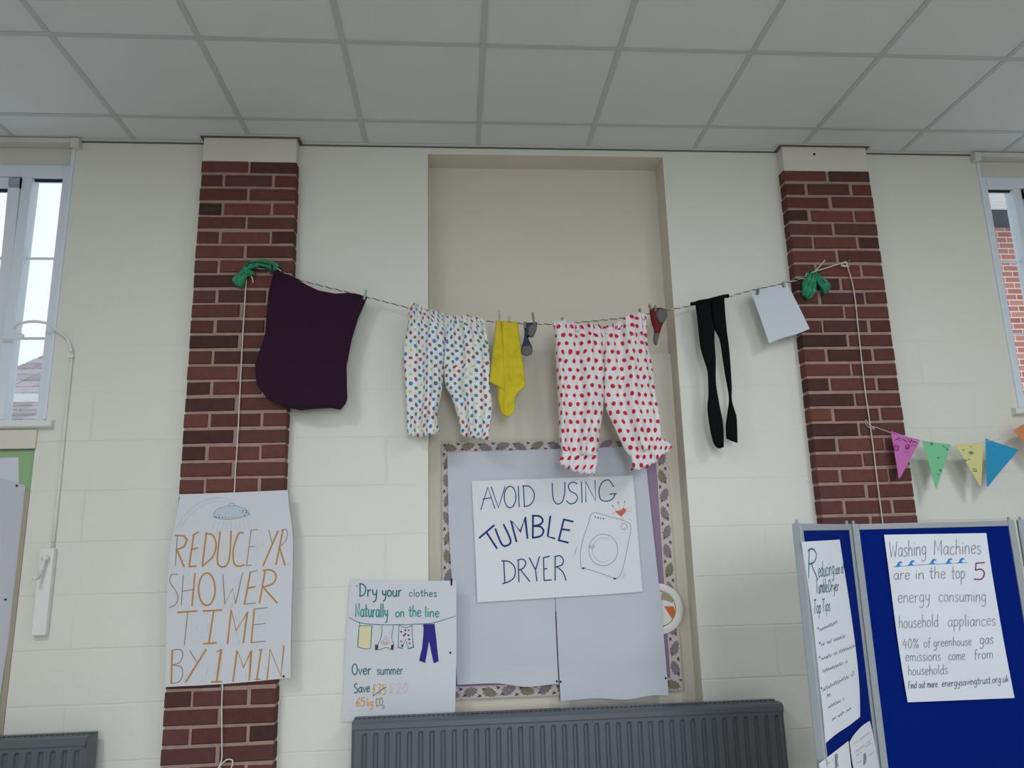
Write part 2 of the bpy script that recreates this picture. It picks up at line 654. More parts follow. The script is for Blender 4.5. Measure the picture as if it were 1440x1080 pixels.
reveal(NX0, NX1, 0, 3.555, ND, 1, 1)
mb.box((NX0, 0.118, 0), (NX1, 0.15, 2.462), 1)         # the lower part of the niche stands a little forward
reveal(PBX0, PBX1, PBZ0, PBZ1, 0.03, 0, 0)
reveal(-3.7, WL, WZ0, WZ1, 0.22, 0)
reveal(WR, 4.5, WZ0, WZ1, 0.22, 0)
mb.box((XL, 0.225, 0), (-3.7, 0.30, H), 0)
o = struct(mb.build('wall_front', [M['wall'], M['plaster']]))

mb = MB()
mb.box((XL - .1, YB, 0), (XL, 0.3, H))
struct(mb.build('wall_left', M['cream']))
mb = MB()
mb.box((XR, YB, 0), (XR + .1, 0.3, H))
struct(mb.build('wall_right', M['cream']))
mb = MB()
rx = [XL, -3.2, -1.6, -0.2, 1.4, 2.6, 4.2, XR]
rect_wall(mb, rx, [0, 1.1, 3.1, H], lambda x, z: 1.1 < z < 3.1 and any(a < x < b for a, b in ((-3.2, -1.6), (-.2, 1.4), (2.6, 4.2))), YB)
struct(mb.build('wall_back', M['cream']))
for i, (a, b) in enumerate(((-3.2, -1.6), (-.2, 1.4), (2.6, 4.2))):
    mb = MB()
    for q in ((a, a + .05, 1.1, 3.1), (b - .05, b, 1.1, 3.1), (a, b, 1.1, 1.15), (a, b, 3.05, 3.1)):
        mb.box((q[0], YB - .06, q[2]), (q[1], YB - .02, q[3]))
    f = struct(mb.build('window_%d' % (i + 3), M['upvc']))
mb = MB()
mb.box((XL, YB, -0.1), (XR, 0.3, 0))
struct(mb.build('floor', M['floor']))

# suspended ceiling: tiles in a bar grid
gx = [0.6 * i for i in range(-8, 10)]
gy = [-0.236 - 0.6 * k for k in range(12)]
mb = MB()
ex = [XL] + gx + [XR]
ey = [0.0] + gy + [YB]
for i in range(len(ex) - 1):
    for j in range(len(ey) - 1):
        x0, x1, y0, y1 = ex[i], ex[i + 1], ey[j + 1], ey[j]
        cx, cy = (x0 + x1) / 2, (y0 + y1) / 2
        if any(abs(cx - lx) < .1 and abs(cy - ly) < .1 for lx, ly in LUM):
            continue
        dz = random.uniform(0, 0.0015)
        mb.box((x0 + .004, y0 + .004, H + .003 + dz), (x1 - .004, y1 - .004, H + .018))
struct(mb.build('ceiling', M['tile']))
mb = MB()
for x in gx:
    mb.box((x - .012, YB, H), (x + .012, 0, H + .004))
for y in gy:
    mb.box((XL, y - .012, H + .0002), (XR, y + .012, H + .0042))
struct(mb.build('trim_1', M['tbar']))
# edge angle that follows the wall and the pillar heads
mb = MB()
PIL = [(-1.432, -0.948), (1.674, 2.167)]
PD = 0.065
xs = XL
for (a, b) in PIL:
    mb.box((xs, -0.022, H - .002), (a - .022, 0.0, H + .001))
    mb.box((a - .022, -PD - .022, H - .002), (a, 0, H + .001))
    mb.box((a, -PD - .022, H - .002), (b, -PD, H + .001))
    mb.box((b, -PD - .022, H - .002), (b + .022, 0, H + .001))
    xs = b + .022
mb.box((xs, -0.022, H - .002), (XR, 0, H + .001))
mb.box((XL, -.004, H - .009), (NX0, 0, H - .002), 1)  # dark strips painted in as the shadow line under the ceiling
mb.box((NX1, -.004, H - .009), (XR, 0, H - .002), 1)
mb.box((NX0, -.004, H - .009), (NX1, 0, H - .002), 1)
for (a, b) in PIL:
    mb.box((a - .012, -PD - .012, H - .008), (b + .012, -.004, H - .002), 1)  # same painted shadow line round the pillar heads
struct(mb.build('trim_2', [M['tile'], M['shadow_line']]))
mb = MB()
mb.box((XL, -0.02, 0), (PIL[0][0], 0, 0.1))
mb.box((PIL[0][1], -0.02, 0), (NX0, 0, 0.1))
mb.box((NX1, -0.02, 0), (PIL[1][0], 0, 0.1))
mb.box((PIL[1][1], -0.02, 0), (XR, 0, 0.1))
struct(mb.build('baseboard_front', M['trimw']))
for (lx, ly) in LUM:
    mb = MB()
    for q in ((-.29, -.29, .29, -.27), (-.29, .27, .29, .29), (-.29, -.27, -.27, .27), (.27, -.27, .29, .27)):
        mb.box((lx + q[0], ly + q[1], H - .004), (lx + q[2], ly + q[3], H + .05))
    mb.box((lx - .29, ly - .29, H + .05), (lx + .29, ly + .29, H + .06))
    mb.box((lx - .27, ly - .27, H + .01), (lx + .27, ly + .27, H + .015), 1)
    struct(mb.build('ceiling_luminaire', [M['lamp'], lamp_emit]))


# ---- brick pillars
def pillar(x0, x1, seed, ztop=3.463):
    rnd = random.Random(seed)
    rt = MB()
    wdt = x1 - x0
    j = 0.014
    ch = 0.0783
    full = (wdt - j) / 2
    half = (full - j) / 2
    rows = int(ztop / ch)
    for k in range(rows + 1):
        zt = ztop - k * ch
        zb = max(0.0, zt - ch + j)
        if zt <= 0.01:
            break
        cuts = [full, full] if k % 2 == 0 else [half, full, half]
        x = x0
        for c in cuts:
            a = x + rnd.uniform(-.003, .003)
            b = x + c + rnd.uniform(-.003, .003)
            x += c + j
            a, b = max(a, x0), min(b, x1)
            yo = -PD + rnd.uniform(-.002, .002)
            dz = rnd.uniform(-.002, .002)
            tz = rnd.uniform(-.0025, .0025)
            k0 = len(rt.v)
            c_ = .005
            # a brick with a chamfered, slightly uneven face
            fr = [(a, zb + dz), (b, zb + dz + tz), (b, zt + dz + tz), (a, zt + dz)]
            mid = ((a + b) / 2, (zb + zt) / 2)
            rt.v += [(p[0], 0.03, p[1]) for p in fr]
            rt.v += [(p[0], yo + c_, p[1]) for p in fr]
            rt.v += [(p[0] + (c_ if p[0] < mid[0] else -c_), yo, p[1] + (c_ if p[1] < mid[1] else -c_)) for p in fr]
            for lo, hi in ((0, 4), (4, 8)):
                for q in range(4):
                    rt.face((k0 + lo + q, k0 + lo + (q + 1) % 4, k0 + hi + (q + 1) % 4, k0 + hi + q), 0)
            rt.face((k0 + 8, k0 + 9, k0 + 10, k0 + 11), 0)
    rt.box((x0 + .004, -PD + .006, 0), (x1 - .004, 0.03, ztop), 1)
    p = rt.build('brick_pillar', [M['brick'], M['mortar']])
    cb = MB()
    cb.box((x0 + .004, -PD - .002, ztop - .004), (x1 - .004, 0.02, H))
    cap = cb.build('painted_cap', M['cream'], p, bevel=.006)
    if seed == 5:
        hb = MB()
        q = at(1145, 217, -PD - .002)
        hb.tube([(q.x, -PD - .004, q.z), (q.x, -PD + .02, q.z)], .007, n=10)
        hb.build('bolt_hole', M['gasket'], cap, True)
    return p


struct(pillar(*PIL[0], 3), 'exposed red brick pillar behind the shower poster, cream painted head', 'pillar')
struct(pillar(*PIL[1], 5, 3.452), 'exposed red brick pillar rising behind the blue display screen', 'pillar')


# ---- windows
def window(n, edge, sgn, name_side):
    """edge: wall edge nearest the middle of the room, sgn: direction away from it"""
    X = lambda d: edge + sgn * d
    fr = MB()

    def bar(d0, d1, z0, z1, y0, y1, m=0, t=fr):
        t.box((min(X(d0), X(d1)), y0, z0), (max(X(d0), X(d1)), y1, z1), m)
    yf, yb = 0.015, 0.085
    bar(0.0, 0.055, WZ0, 3.47, yf, yb)
    bar(0.055, 1.5, 3.40, 3.47, yf, yb)
    bar(0.055, 1.5, WZ0, 2.128, yf, yb)
    bar(0.205, 0.255, 2.128, 3.40, yf, yb)
    bar(0.0, 1.55, 3.46, WZ1, 0.03, 0.09, 2)              # cream board above the frame
    # black gasket round the fixed light
    bar(0.055, 0.205, 3.387, 3.40, 0.035, 0.05, 1)
    for zb in (2.968, 2.545):
        bar(0.055, 0.205, zb - .006, zb + .006, 0.048, 0.062)
    w_ = struct(fr.build('window_%d' % n, [M['upvc'], M['gasket'], M['trimw']], bevel=.004))
    g = MB()
    bar(0.055, 0.205, 2.128, 3.39, 0.052, 0.058, 0, g)
    struct(g.build('window_pane', M['glass'], w_))
    # the casement beside it, hung from the head and pushed out a little at the foot
    sh = MB()
    a = 0.0
    z0, z1 = 2.135, 3.388
    t = 0.055
    d0, d1 = 0.2555, 0.95
    y0 = lambda z: 0.0 + (z1 - z) * a

    def sb(e0, e1, za, zb_, m=0, th=(0.0, 0.06)):
        xa, xb = min(X(e0), X(e1)), max(X(e0), X(e1))
        k = len(sh.v)
        sh.v += [(x, y + (z1 - z) * 0.05, z) for z in (za, zb_) for y in th for x in (xa, xb)]
        for q in ((0, 2, 3, 1), (4, 5, 7, 6), (0, 1, 5, 4), (2, 6, 7, 3), (0, 4, 6, 2), (1, 3, 7, 5)):
            sh.face([k + i for i in q], m)
    sb(d0, d0 + t, z0, z1)
    sb(d1 - t, d1, z0, z1)
    sb(d0, d1, z1 - t, z1)
    sb(d0, d1, z0, z0 + t)
    for zb in (2.968, 2.545):
        sb(d0 + t, d1 - t, zb - .006, zb + .006, 0, (.025, .04))
    sb(d0 + t, d1 - t, z1 - t - .012, z1 - t, 1, (.015, .03))
    s_ = struct(sh.build('window_sash', [M['upvc'], M['gasket']], w_))
    k = MB()
    sh2, sh = sh, k
    sb(d0 + t, d1 - t, z0 + t, z1 - t, 0, (.03, .035))
    struct(k.build('sash_pane', M['glass'], s_))
    b2 = MB()
    bar(1.0, 1.05, 2.128, 3.40, yf, yb, 0, b2)
    bar(1.50, 1.56, WZ0, 3.47, yf, yb, 0, b2)
    struct(b2.build('window_mullion', M['upvc'], w_))
    sl = MB()
    prof = [(0.03, 2.128), (-0.028, 2.118), (-0.036, 2.108), (-0.034, 2.090), (-0.024, 2.083), (0.03, 2.083)]
    xa, xb = X(-.045), X(1.6)
    for (y, z), (y2, z2) in zip(prof, prof[1:] + prof[:1]):
        sl.poly([(xa, y, z), (xb, y, z), (xb, y2, z2), (xa, y2, z2)])
    sl.poly([(xa, y, z) for y, z in prof])
    sl.poly([(xb, y, z) for y, z in prof])
    struct(sl.build('window_sill', M['white'], w_))
    tr = MB()
    bar(-.028, 1.6, 3.572, 3.598, -0.035, 0.02, 0, tr)
    bar(-.034, 0.004, 3.545, 3.598, -0.04, 0.02, 0, tr)
    struct(tr.build('window_rail', M['trimw'], w_, bevel=.004))
    # white cover strip down the side of the opening
    cs = MB()
    bar(-0.004, 0.012, WZ0 + .03, 3.55, -0.006, 0.02, 0, cs)
    struct(cs.build('window_casing', M['upvc'], w_))
    return w_


tag(window(1, WL, -1, 'left'), 'white framed window with grey tiled roof outside it', 'window')
tag(window(2, WR, 1, 'right'), 'white framed window with red brick building outside it', 'window')

# strip of cream timber under the first window sill
mb = MB()
mb.box((-3.65, -0.012, 1.985), (-2.128, 0.0, 2.075))
struct(mb.build('trim_3', M['cream'], bevel=.003))

# ---- outside
hs = root('neighbouring_house', 'neighbouring house with grey tiled roof seen through window above notice board', 'house')
A0, A1 = at(64, 492, 8), at(8, 553, 8)


def tiles(name, parent, x0f, x1, y0, z0, y1, z1, n, mt):
    t = MB()
    for i in range(n):
        s0, s1 = i / n, (i + 1) / n
        ya, yb = y0 + (y1 - y0) * s0, y0 + (y1 - y0) * s1
        za, zb = z0 + (z1 - z0) * s0, z0 + (z1 - z0) * s1
        x = x0f(s0)
        xe = x1
        while x < xe:
            wx = 0.3
            dz = random.uniform(0, .012)
            t.obox((x + wx / 2, (ya + yb) / 2, (za + zb) / 2 + dz + .02), (wx / 2 - .004, 0, 0),
                   (0, (yb - ya) * .55, (zb - za) * .55 - .012), (0, 0, .014))
            x += wx
    return t.build(name, mt, parent)


# upper roof: verge climbs from lower left to upper right
zt, zb = at(62, 490, 8).z, at(10, 553, 8).z
xl, xr = at(4, 553, 8).x, at(62, 490, 8).x
tiles('roof', hs, lambda s: xl - .25 + (xr - xl - .1) * max(0, s - .15) * 1.0, xr + 3.0, 7.4, at(10, 556, 7.4).z, 9.6, at(62, 486, 9.6).z, 9, M['rooft'])
mb = MB()
ga, gb = at(-40, 560, 7.3), at(90, 550, 7.3)
mb.box((ga.x - 2, 7.25, ga.z - .055), (gb.x + 3, 7.4, ga.z + .05))
tag(mb.build('gutter', M['white'], hs), 'white gutter board')
tiles('lean_to_roof', hs, lambda s: ga.x - 2, gb.x + 3, 5.6, at(10, 600, 5.6).z - .15, 7.25, ga.z - .10, 7, M['rooft'])
mb = MB()
mb.box((ga.x - 1.9, 5.75, -1), (gb.x + 2.9, 5.9, at(10, 600, 5.6).z - .2))
mb.build('house_wall', M['hbrick'], hs)

bh = root('brick_building', 'red brick building with dark eaves seen through window above bunting', 'building')
mb = MB()
bx0 = at(1380, 400, 4.5).x
zt = at(1408, 318, 4.5).z
rw, rh = 0.225, 0.075
rows = int((zt - 1.2) / rh)
for k in range(rows):
    z = zt - (k + 1) * rh
    x = 5.2 - (0.11 if k % 2 else 0)
    while x < 9.4:
        mb.box((x + .007, 4.5, z + .008), (x + rw - .007, 4.56, z + rh - .008), 0)
        x += rw
mb.box((5.1, 4.503, -1), (9.5, 4.9, zt), 1)
mb.build('brick_wall', [M['hbrick'], M['hmortar']], bh)
mb = MB()
mb.box((5.0, 4.05, zt - .02), (9.6, 4.9, zt + .06))
mb.build('soffit', M['soffit'], bh)
mb = MB()
for k in range(7):
    mb.box((5.0, 3.46 + k * .085, zt - .01), (9.6, 3.505 + k * .085, zt + .03))
mb.build('eaves_slats', M['white'], bh)
# ---- OBJECTS BELOW ----
# ------------------------------------------------------------------ radiators


def radiator(x0, x1, ztop, zbot, label):
    r = root('radiator', label, 'radiator', (0, 0, 0))
    yf, yb = -0.150, -0.045
    f = MB()
    # front panel: vertical flutes between flat head and foot
    xs, ys = [], []
    pitch = 0.048
    n = int((x1 - x0 - 0.05) / pitch)
    x = x0 + 0.02
    prof = [(0.0, 0.0), (0.46, 0.0), (0.60, 0.010), (0.80, 0.010), (0.94, 0.0), (1.0, 0.0)]
    pts = [(x0, 0.010), (x0 + .012, 0.0)]
    pp = (x1 - x0 - 0.04) / n
    for i in range(n):
        for t, d in prof[:-1]:
            pts.append((x0 + .02 + (i + t) * pp, d))
    pts += [(x1 - .02, 0.0), (x1 - .012, 0.0), (x1, 0.010)]
    zl = [zbot, zbot + .03, zbot + .05, ztop - .058, ztop - .048, ztop - .036]
    amp = [0, 0, 1, 1, 0, 0]
    k = len(f.v)
    for z, a in zip(zl, amp):
        for (px_, d) in pts:
            edge = px_ < x0 + .015 or px_ > x1 - .015
            f.v.append((px_, yf + (d if edge else d * a), z))
    W = len(pts)
    for i in range(len(zl) - 1):
        for j in range(W - 1):
            f.face((k + i * W + j, k + i * W + j + 1, k + (i + 1) * W + j + 1, k + (i + 1) * W + j))
    f.box((x0 + .004, yf + .012, zbot + .01), (x1 - .004, yf + .022, ztop - .03))
    f.build('front_panel', M['steel'], r)
    b = MB()
    b.box((x0 + .004, yb - .012, zbot), (x1 - .004, yb, ztop - .012))
    b.build('back_panel', M['steel'], r)
    # rolled top casing with slots
    c = MB()
    pr = [(yf, ztop - .036), (yf - .004, ztop - .03), (yf - .003, ztop - .010), (yf + .006, ztop - .002), (yf + .016, ztop), (yf + .030, ztop)]
    pr2 = [(p[0] + .003, p[1] - .004) for p in pr][::-1]
    loop = pr + pr2

    def ext(lp):
        for (y, z), (y2, z2) in zip(lp, lp[1:] + lp[:1]):
            c.poly([(x0, y, z), (x1, y, z), (x1, y2, z2), (x0, y2, z2)])
        c.poly([(x0, y, z) for y, z in lp])
        c.poly([(x1, y, z) for y, z in lp])
    ext(loop)
    ext([(yf + .040, ztop - .004), (yf + .040, ztop), (yf + .055, ztop), (yf + .055, ztop - .004)])
    ext([(yb - .02, ztop - .004), (yb - .02, ztop + .0), (yb + .002, ztop), (yb + .002, ztop - .02)])
    i = 0
    xg = x0 + .03
    while xg < x1 - .03:
        c.box((xg, yf + .02, ztop - .006), (xg + .006, yb - .01, ztop - .002))
        xg += .022
    c.build('top_grille', M['steel'], r)
    for xa, xb in ((x0 - .002, x0 + .006), (x1 - .006, x1 + .002)):
        s = MB()
        s.box((xa, yf + .008, zbot + .01), (xb, yb, ztop - .004))
        s.build('side_panel', M['steel'], r, bevel=.003)
    for xb in (x0 + .25, x1 - .25):
        s = MB()
        s.box((xb - .02, yb, zbot + .05), (xb + .02, 0.002 if not NX0 < xb < NX1 else .118, ztop - .08))
        s.build('bracket', M['steeld'], r)
    for xb in (x0 + .03, x1 - .03):
        s = MB()
        s.tube([(xb, -.09, zbot + .03), (xb, -.09, 0)], .008)
        s.build('pipe', M['steeld'], r, True)
    return r


radiator(-0.598, 1.345, 0.741, 0.14, 'long grey fluted radiator under the pinboard and tumble dryer poster')
radiator(-3.45, -1.712, 0.728, 0.14, 'grey radiator under the green-backed notice board beside the shower poster pillar')

# ------------------------------------------------------------------ window winder
wd = root('window_winder', 'white crank winder box with conduit and looped cable, on wall below window', 'window opener')
mb = MB()
q = [at(57, 771, -.03), at(76, 770, -.03), at(62, 894, -.03), at(45, 895, -.03)]
cxw = (q[0].x + q[1].x + q[2].x + q[3].x) / 4
zt_, zb_ = q[0].z, q[2].z
hw = .032
mb.box((cxw - hw, -.034, zb_), (cxw + hw, 0.0, zt_))
mb.build('winder_box', M['white'], wd, bevel=.006)
mb = MB()
h0, h1 = at(64, 785, -.05), at(55, 812, -.06)
mb.tube([(h0.x, -.03, h0.z), (h0.x, -.062, h0.z)], .013, n=12)
mb.tube([(h0.x, -.056, h0.z), (h1.x, -.062, h1.z)], .007)
mb.tube([(h1.x, -.062, h1.z), (h1.x - .004, -.095, h1.z - .002)], .008)
mb.build('crank_handle', M['white'], wd, True)
mb = MB()
cp = [at(x, y, -.012) for x, y in P('70,771 74,720 79,650 84,580 88,530 92,495')]
cp = [Vector((cxw + .012 + (p.x - cp[0].x) * .15, -.012, p.z)) for p in cp]
top = cp[-1]
cable = [top + Vector((0, 0, .0)), Vector((top.x - .02, -.02, top.z + .06))]
cable += [at(x, y, yy) for x, y, yy in ((82, 466, -.05), (70, 456, -.07), (48, 452, -.08), (28, 455, -.06), (20, 461, -.03), (24, 467, -.02), (32, 472, -.02), (26, 476, -.02), (0, 475, -.015))]
mb.tube([p + Vector((0, .006, 0)) for p in cp], .0085, n=8)
mb.build('conduit', M['wall'], wd, True)
mb = MB()
mb.tube(smooth([tuple(p) for p in cable], 5), .0065, n=8)
mb.build('cable', M['white'], wd, True)
mb = MB()
mb.box((top.x - .012, -.022, top.z - .03), (top.x + .012, 0, top.z - .015))
mb.build('conduit_clip', M['white'], wd)

# ------------------------------------------------------------------ papers


def coons(T, B, L, R, u, v):
    f = lambda c, t: (c[0] + (c[1] - c[0]) * t) if False else None
    raise NotImplementedError


def curve_at(c, t):
    n = len(c) - 1
    k = min(n - 1, int(t * n))
    s = t * n - k
    return (c[k][0] + (c[k + 1][0] - c[k][0]) * s, c[k][1] + (c[k + 1][1] - c[k][1]) * s)


class Patch:
    """Coons patch in plane coordinates between four border lines given in picture points"""
    def __init__(s, pl, L, R, T=None, B=None, sm=True, nseg=48):
        T = T or [L[0], R[0]]
        B = B or [L[-1], R[-1]]
        g = lambda c: resample([pl.px(*p) for p in (smooth(c) if sm else c)], nseg)
        s.pl, s.T, s.B, s.L, s.R = pl, g(T), g(B), g(L), g(R)

    def ab(s, u, v):
        t, b, l, r = curve_at(s.T, u), curve_at(s.B, u), curve_at(s.L, v), curve_at(s.R, v)
        c00, c10, c01, c11 = s.T[0], s.T[-1], s.B[0], s.B[-1]
        return tuple((1 - v) * t[i] + v * b[i] + (1 - u) * l[i] + u * r[i]
                     - ((1 - u) * (1 - v) * c00[i] + u * (1 - v) * c10[i] + (1 - u) * v * c01[i] + u * v * c11[i]) for i in (0, 1))


class Sheet:
    """a paper sheet; ink and crayon lie on its face"""
    def __init__(s, pl, L, R, T=None, B=None, m=None, nu=10, nv=14, th=.0008, lift=0.0, sm=False):
        s.pl, s.mb, s.mats, s.lift = pl, MB(), [m or M['paper']], lift
        pa = Patch(pl, L, R, T, B, sm)
        mb = s.mb
        for side in (0, 1):
            for j in range(nv + 1):
                for i in range(nu + 1):
                    a, b = pa.ab(i / nu, j / nv)
                    mb.v.append(tuple(pl.pt(a, b, lift - side * th)))
        W = nu + 1
        o = W * (nv + 1)
        for j in range(nv):
            for i in range(nu):
                q = (j * W + i, (j + 1) * W + i, (j + 1) * W + i + 1, j * W + i + 1)
                mb.face(q)
                mb.face([o + k for k in q][::-1])
        rim = [i for i in range(W)] + [j * W + nu for j in range(1, nv + 1)] + [nv * W + i for i in range(nu - 1, -1, -1)] + [j * W for j in range(nv - 1, 0, -1)]
        for a, b in zip(rim, rim[1:] + rim[:1]):
            mb.face((a, b, o + b, o + a))
        s.k = 0

    def mi(s, m):
        if m not in s.mats:
            s.mats.append(m)
        return s.mats.index(m)

    def ink(s, strokes, wid, m, sm=False, lift=None):
        """strokes in picture points; wid in metres"""
        s.k += 1
        lf = s.lift + (lift if lift is not None else .0009 + .00004 * (s.k % 12))
        mi = s.mi(m)
        for st in strokes:
            if len(st) == 1:
                st = [st[0], (st[0][0] + .6, st[0][1] + .3)]
            if sm:
                st = smooth(st, 5)
            pts = [s.pl.px(*p) for p in st]
            q = [pts[0]]
            for p in pts[1:]:
                if math.dist(p, q[-1]) > 1e-4:
                    q.append(p)
            if len(q) < 2:
                continue
            h = wid / 2
            base = len(s.mb.v)
            for i, p in enumerate(q):
                a, b = q[max(0, i - 1)], q[min(len(q) - 1, i + 1)]
                dx, dy = b[0] - a[0], b[1] - a[1]
                l = math.hypot(dx, dy) or 1
                nx, ny = -dy / l * h, dx / l * h
                if 0 < i < len(q) - 1:
                    d1 = (p[0] - a[0], p[1] - a[1])
                    l1 = math.hypot(*d1) or 1
                    cs = abs(d1[0] / l1 * dx / l + d1[1] / l1 * dy / l)
                    f = min(1.6, 1 / max(.45, cs))
                    nx, ny = nx * f, ny * f
                ex = ey = 0
                if i == 0:
                    ex, ey = -dx / l * h * .6, -dy / l * h * .6
                if i == len(q) - 1:
                    ex, ey = dx / l * h * .6, dy / l * h * .6
                s.mb.v.append(tuple(s.pl.pt(p[0] + nx + ex, p[1] + ny + ey, lf)))
                s.mb.v.append(tuple(s.pl.pt(p[0] - nx + ex, p[1] - ny + ey, lf)))
            for i in range(len(q) - 1):
                s.mb.face((base + 2 * i, base + 2 * i + 1, base + 2 * i + 3, base + 2 * i + 2), mi)

    def fill(s, poly, m, lift=.0007):
        mi = s.mi(m)
        pts = [s.pl.px(*p) for p in poly]
        if math.dist(pts[0], pts[-1]) < 1e-6:
            pts = pts[:-1]
        tri = bpy_tess(pts)
        base = len(s.mb.v)
        s.mb.v += [tuple(s.pl.pt(a, b, s.lift + lift)) for a, b in pts]
        for t in tri:
            s.mb.face([base + i for i in t], mi)

    def done(s, name, label, cat, group=None):
        o = s.mb.build(name, s.mats, None, fixn=False)
        return tag(o, label, cat, group)


def bpy_tess(pts):
    from mathutils.geometry import tessellate_polygon
    return tessellate_polygon([[Vector((a, b, 0)) for a, b in pts]])


# hand lettering: glyphs on a unit em (y up, x-height 0.55, capitals 1); '~' marks a rounded stroke
G = {
    'a': (.55, ['~.46,.45 .3,.56 .1,.42 .05,.18 .2,0 .38,.1 .46,.4', '.47,.52 .46,.12 .54,0']),
    'b': (.5, ['.08,1 .07,0', '~.08,.4 .28,.55 .44,.36 .4,.1 .2,0 .07,.1']),
    'c': (.48, ['~.42,.46 .26,.56 .08,.38 .08,.12 .26,0 .44,.1']),
    'd': (.55, ['~.44,.42 .28,.55 .08,.38 .08,.12 .24,0 .44,.14', '.45,1 .46,.08 .52,0']),
    'e': (.5, ['~.07,.28 .42,.34 .38,.52 .2,.55 .06,.34 .12,.06 .28,0 .44,.1']),
    'f': (.38, ['~.38,.92 .26,1 .17,.85 .16,.4 .14,-.1', '.03,.52 .33,.54']),
    'g': (.55, ['~.45,.44 .28,.56 .08,.4 .1,.12 .28,.04 .45,.2', '~.46,.52 .46,.1 .42,-.3 .22,-.42 .06,-.3']),
    'h': (.52, ['.08,1 .07,0', '~.07,.34 .24,.54 .4,.46 .43,.2 .44,0']),
    'i': (.2, ['.1,.52 .1,0', '.1,.74 .11,.77']),
    'k': (.48, ['.08,1 .07,0', '.4,.52 .09,.22', '.18,.3 .44,0']),
    'l': (.22, ['.1,1 .11,.05 .16,0']),
    'm': (.8, ['.07,.54 .07,0', '~.07,.36 .2,.54 .36,.46 .38,0', '~.38,.36 .52,.54 .68,.46 .71,0']),
    'n': (.54, ['.07,.54 .07,0', '~.07,.34 .24,.54 .41,.46 .45,0']),
    'o': (.52, ['~.26,.55 .08,.42 .07,.14 .25,0 .43,.13 .45,.4 .26,.55']),
    'p': (.52, ['.08,.54 .07,-.42', '~.08,.38 .26,.56 .44,.4 .42,.12 .24,.0 .08,.12']),
    'r': (.4, ['.08,.54 .08,0', '~.08,.32 .2,.5 .36,.54']),
    's': (.42, ['~.36,.48 .2,.56 .07,.44 .18,.3 .34,.2 .34,.06 .18,-.01 .05,.06']),
    't': (.38, ['.18,.9 .17,.08 .24,0 .34,.04', '.03,.56 .34,.58']),
    'u': (.54, ['~.08,.54 .07,.16 .2,0 .36,.06 .44,.3', '.45,.54 .45,.06 .52,0']),
    'v': (.46, ['.04,.54 .22,0 .42,.54']),
    'w': (.7, ['.04,.54 .18,0 .34,.42 .5,0 .66,.54']),
    'x': (.46, ['.04,.54 .42,0', '.4,.54 .04,0']),
    'y': (.5, ['~.07,.54 .1,.24 .26,.14 .42,.3', '~.44,.54 .42,.1 .34,-.3 .14,-.42']),
    'z': (.46, ['.06,.54 .42,.54 .06,0 .42,0']),
    'D': (.66, ['.08,1 .08,0', '~.04,1 .3,.98 .56,.76 .58,.38 .36,.08 .04,0']),
    'N': (.66, ['.08,0 .1,1 .54,0 .56,1']),
    'O': (.7, ['~.35,1 .1,.8 .07,.3 .33,0 .6,.25 .6,.78 .35,1']),
    'S': (.56, ['~.5,.9 .3,1 .1,.85 .14,.62 .4,.46 .5,.22 .3,0 .06,.1']),
    'W': (.9, ['.04,1 .24,0 .44,.8 .64,0 .86,1']),
    'M': (.82, ['.06,0 .12,1 .4,.3 .7,1 .74,0']),
    'R': (.6, ['.1,1 .07,0', '~.02,.94 .3,1 .5,.8 .38,.56 .1,.48', '.2,.5 .54,0']),
    'T': (.6, ['.02,.98 .58,1', '.3,.98 .26,0']),
    'F': (.5, ['.08,1 .08,0', '.06,1 .46,1', '.08,.54 .36,.54']),
    'C': (.6, ['~.54,.86 .34,1 .1,.74 .1,.24 .32,0 .56,.12']),
    '5': (.52, ['.46,1 .12,.98 .1,.6', '~.1,.58 .34,.62 .46,.36 .34,.04 .04,.06']),
    '3': (.5, ['~.08,.92 .3,1 .42,.78 .2,.54 .42,.4 .4,.08 .06,.04']),
    '6': (.5, ['~.42,.98 .14,.6 .08,.2 .26,0 .44,.2 .34,.46 .1,.32']),
    '2': (.5, ['~.06,.8 .24,1 .42,.78 .3,.4 .04,0', '.04,0 .46,.02']),
    '0': (.52, ['~.26,1 .08,.7 .08,.25 .26,0 .44,.28 .44,.74 .26,1']),
    '4': (.54, ['.28,1 .04,.34 .5,.36', '.38,.7 .36,0']),
    '%': (.7, ['.6,1 .1,0', '~.18,1 .06,.85 .18,.66 .3,.84 .18,1', '~.52,.36 .4,.2 .52,0 .64,.18 .52,.36']),
    '£': (.56, ['~.46,.88 .3,1 .18,.8 .2,.3 .06,.02', '.06,.02 .5,.04', '.06,.5 .38,.5']),
    '.': (.2, ['.08,.02 .1,.0']),
    ':': (.2, ['.08,.02 .1,.0', '.08,.4 .1,.38']),
    "'": (.16, ['.08,1 .06,.82']),
    '•': (.3, ['.1,.3 .16,.28']),
    ' ': (.35, []),
}


def word(sh, f, text, x0, y0, x1, y1, cap, wid, m, slant=0.0, track=.06):
    """lettering between two baseline points in a zoomed view; cap = capital height there"""
    tot = sum(G[c][0] + track for c in text) - track
    dx, dy = (x1 - x0) / tot, (y1 - y0) / tot
    x = 0
    rnd = random.Random(hash(text) % 999 if False else len(text) * 17 + int(x0))
    for c in text:
        w_, ss = G[c]
        jy = rnd.uniform(-.03, .03)
        for s_ in ss:
            sm = s_[0] == '~'
            pts = [(x0 + (x + px_) * dx + slant * (py_ + jy) * cap, y0 + (x + px_) * dy - (py_ + jy) * cap) for px_, py_ in P(s_.lstrip('~'))]
            sh.ink([f(pts)[i:i + len(pts)] for i in (0,)], wid, m, sm)
        x += w_ + track


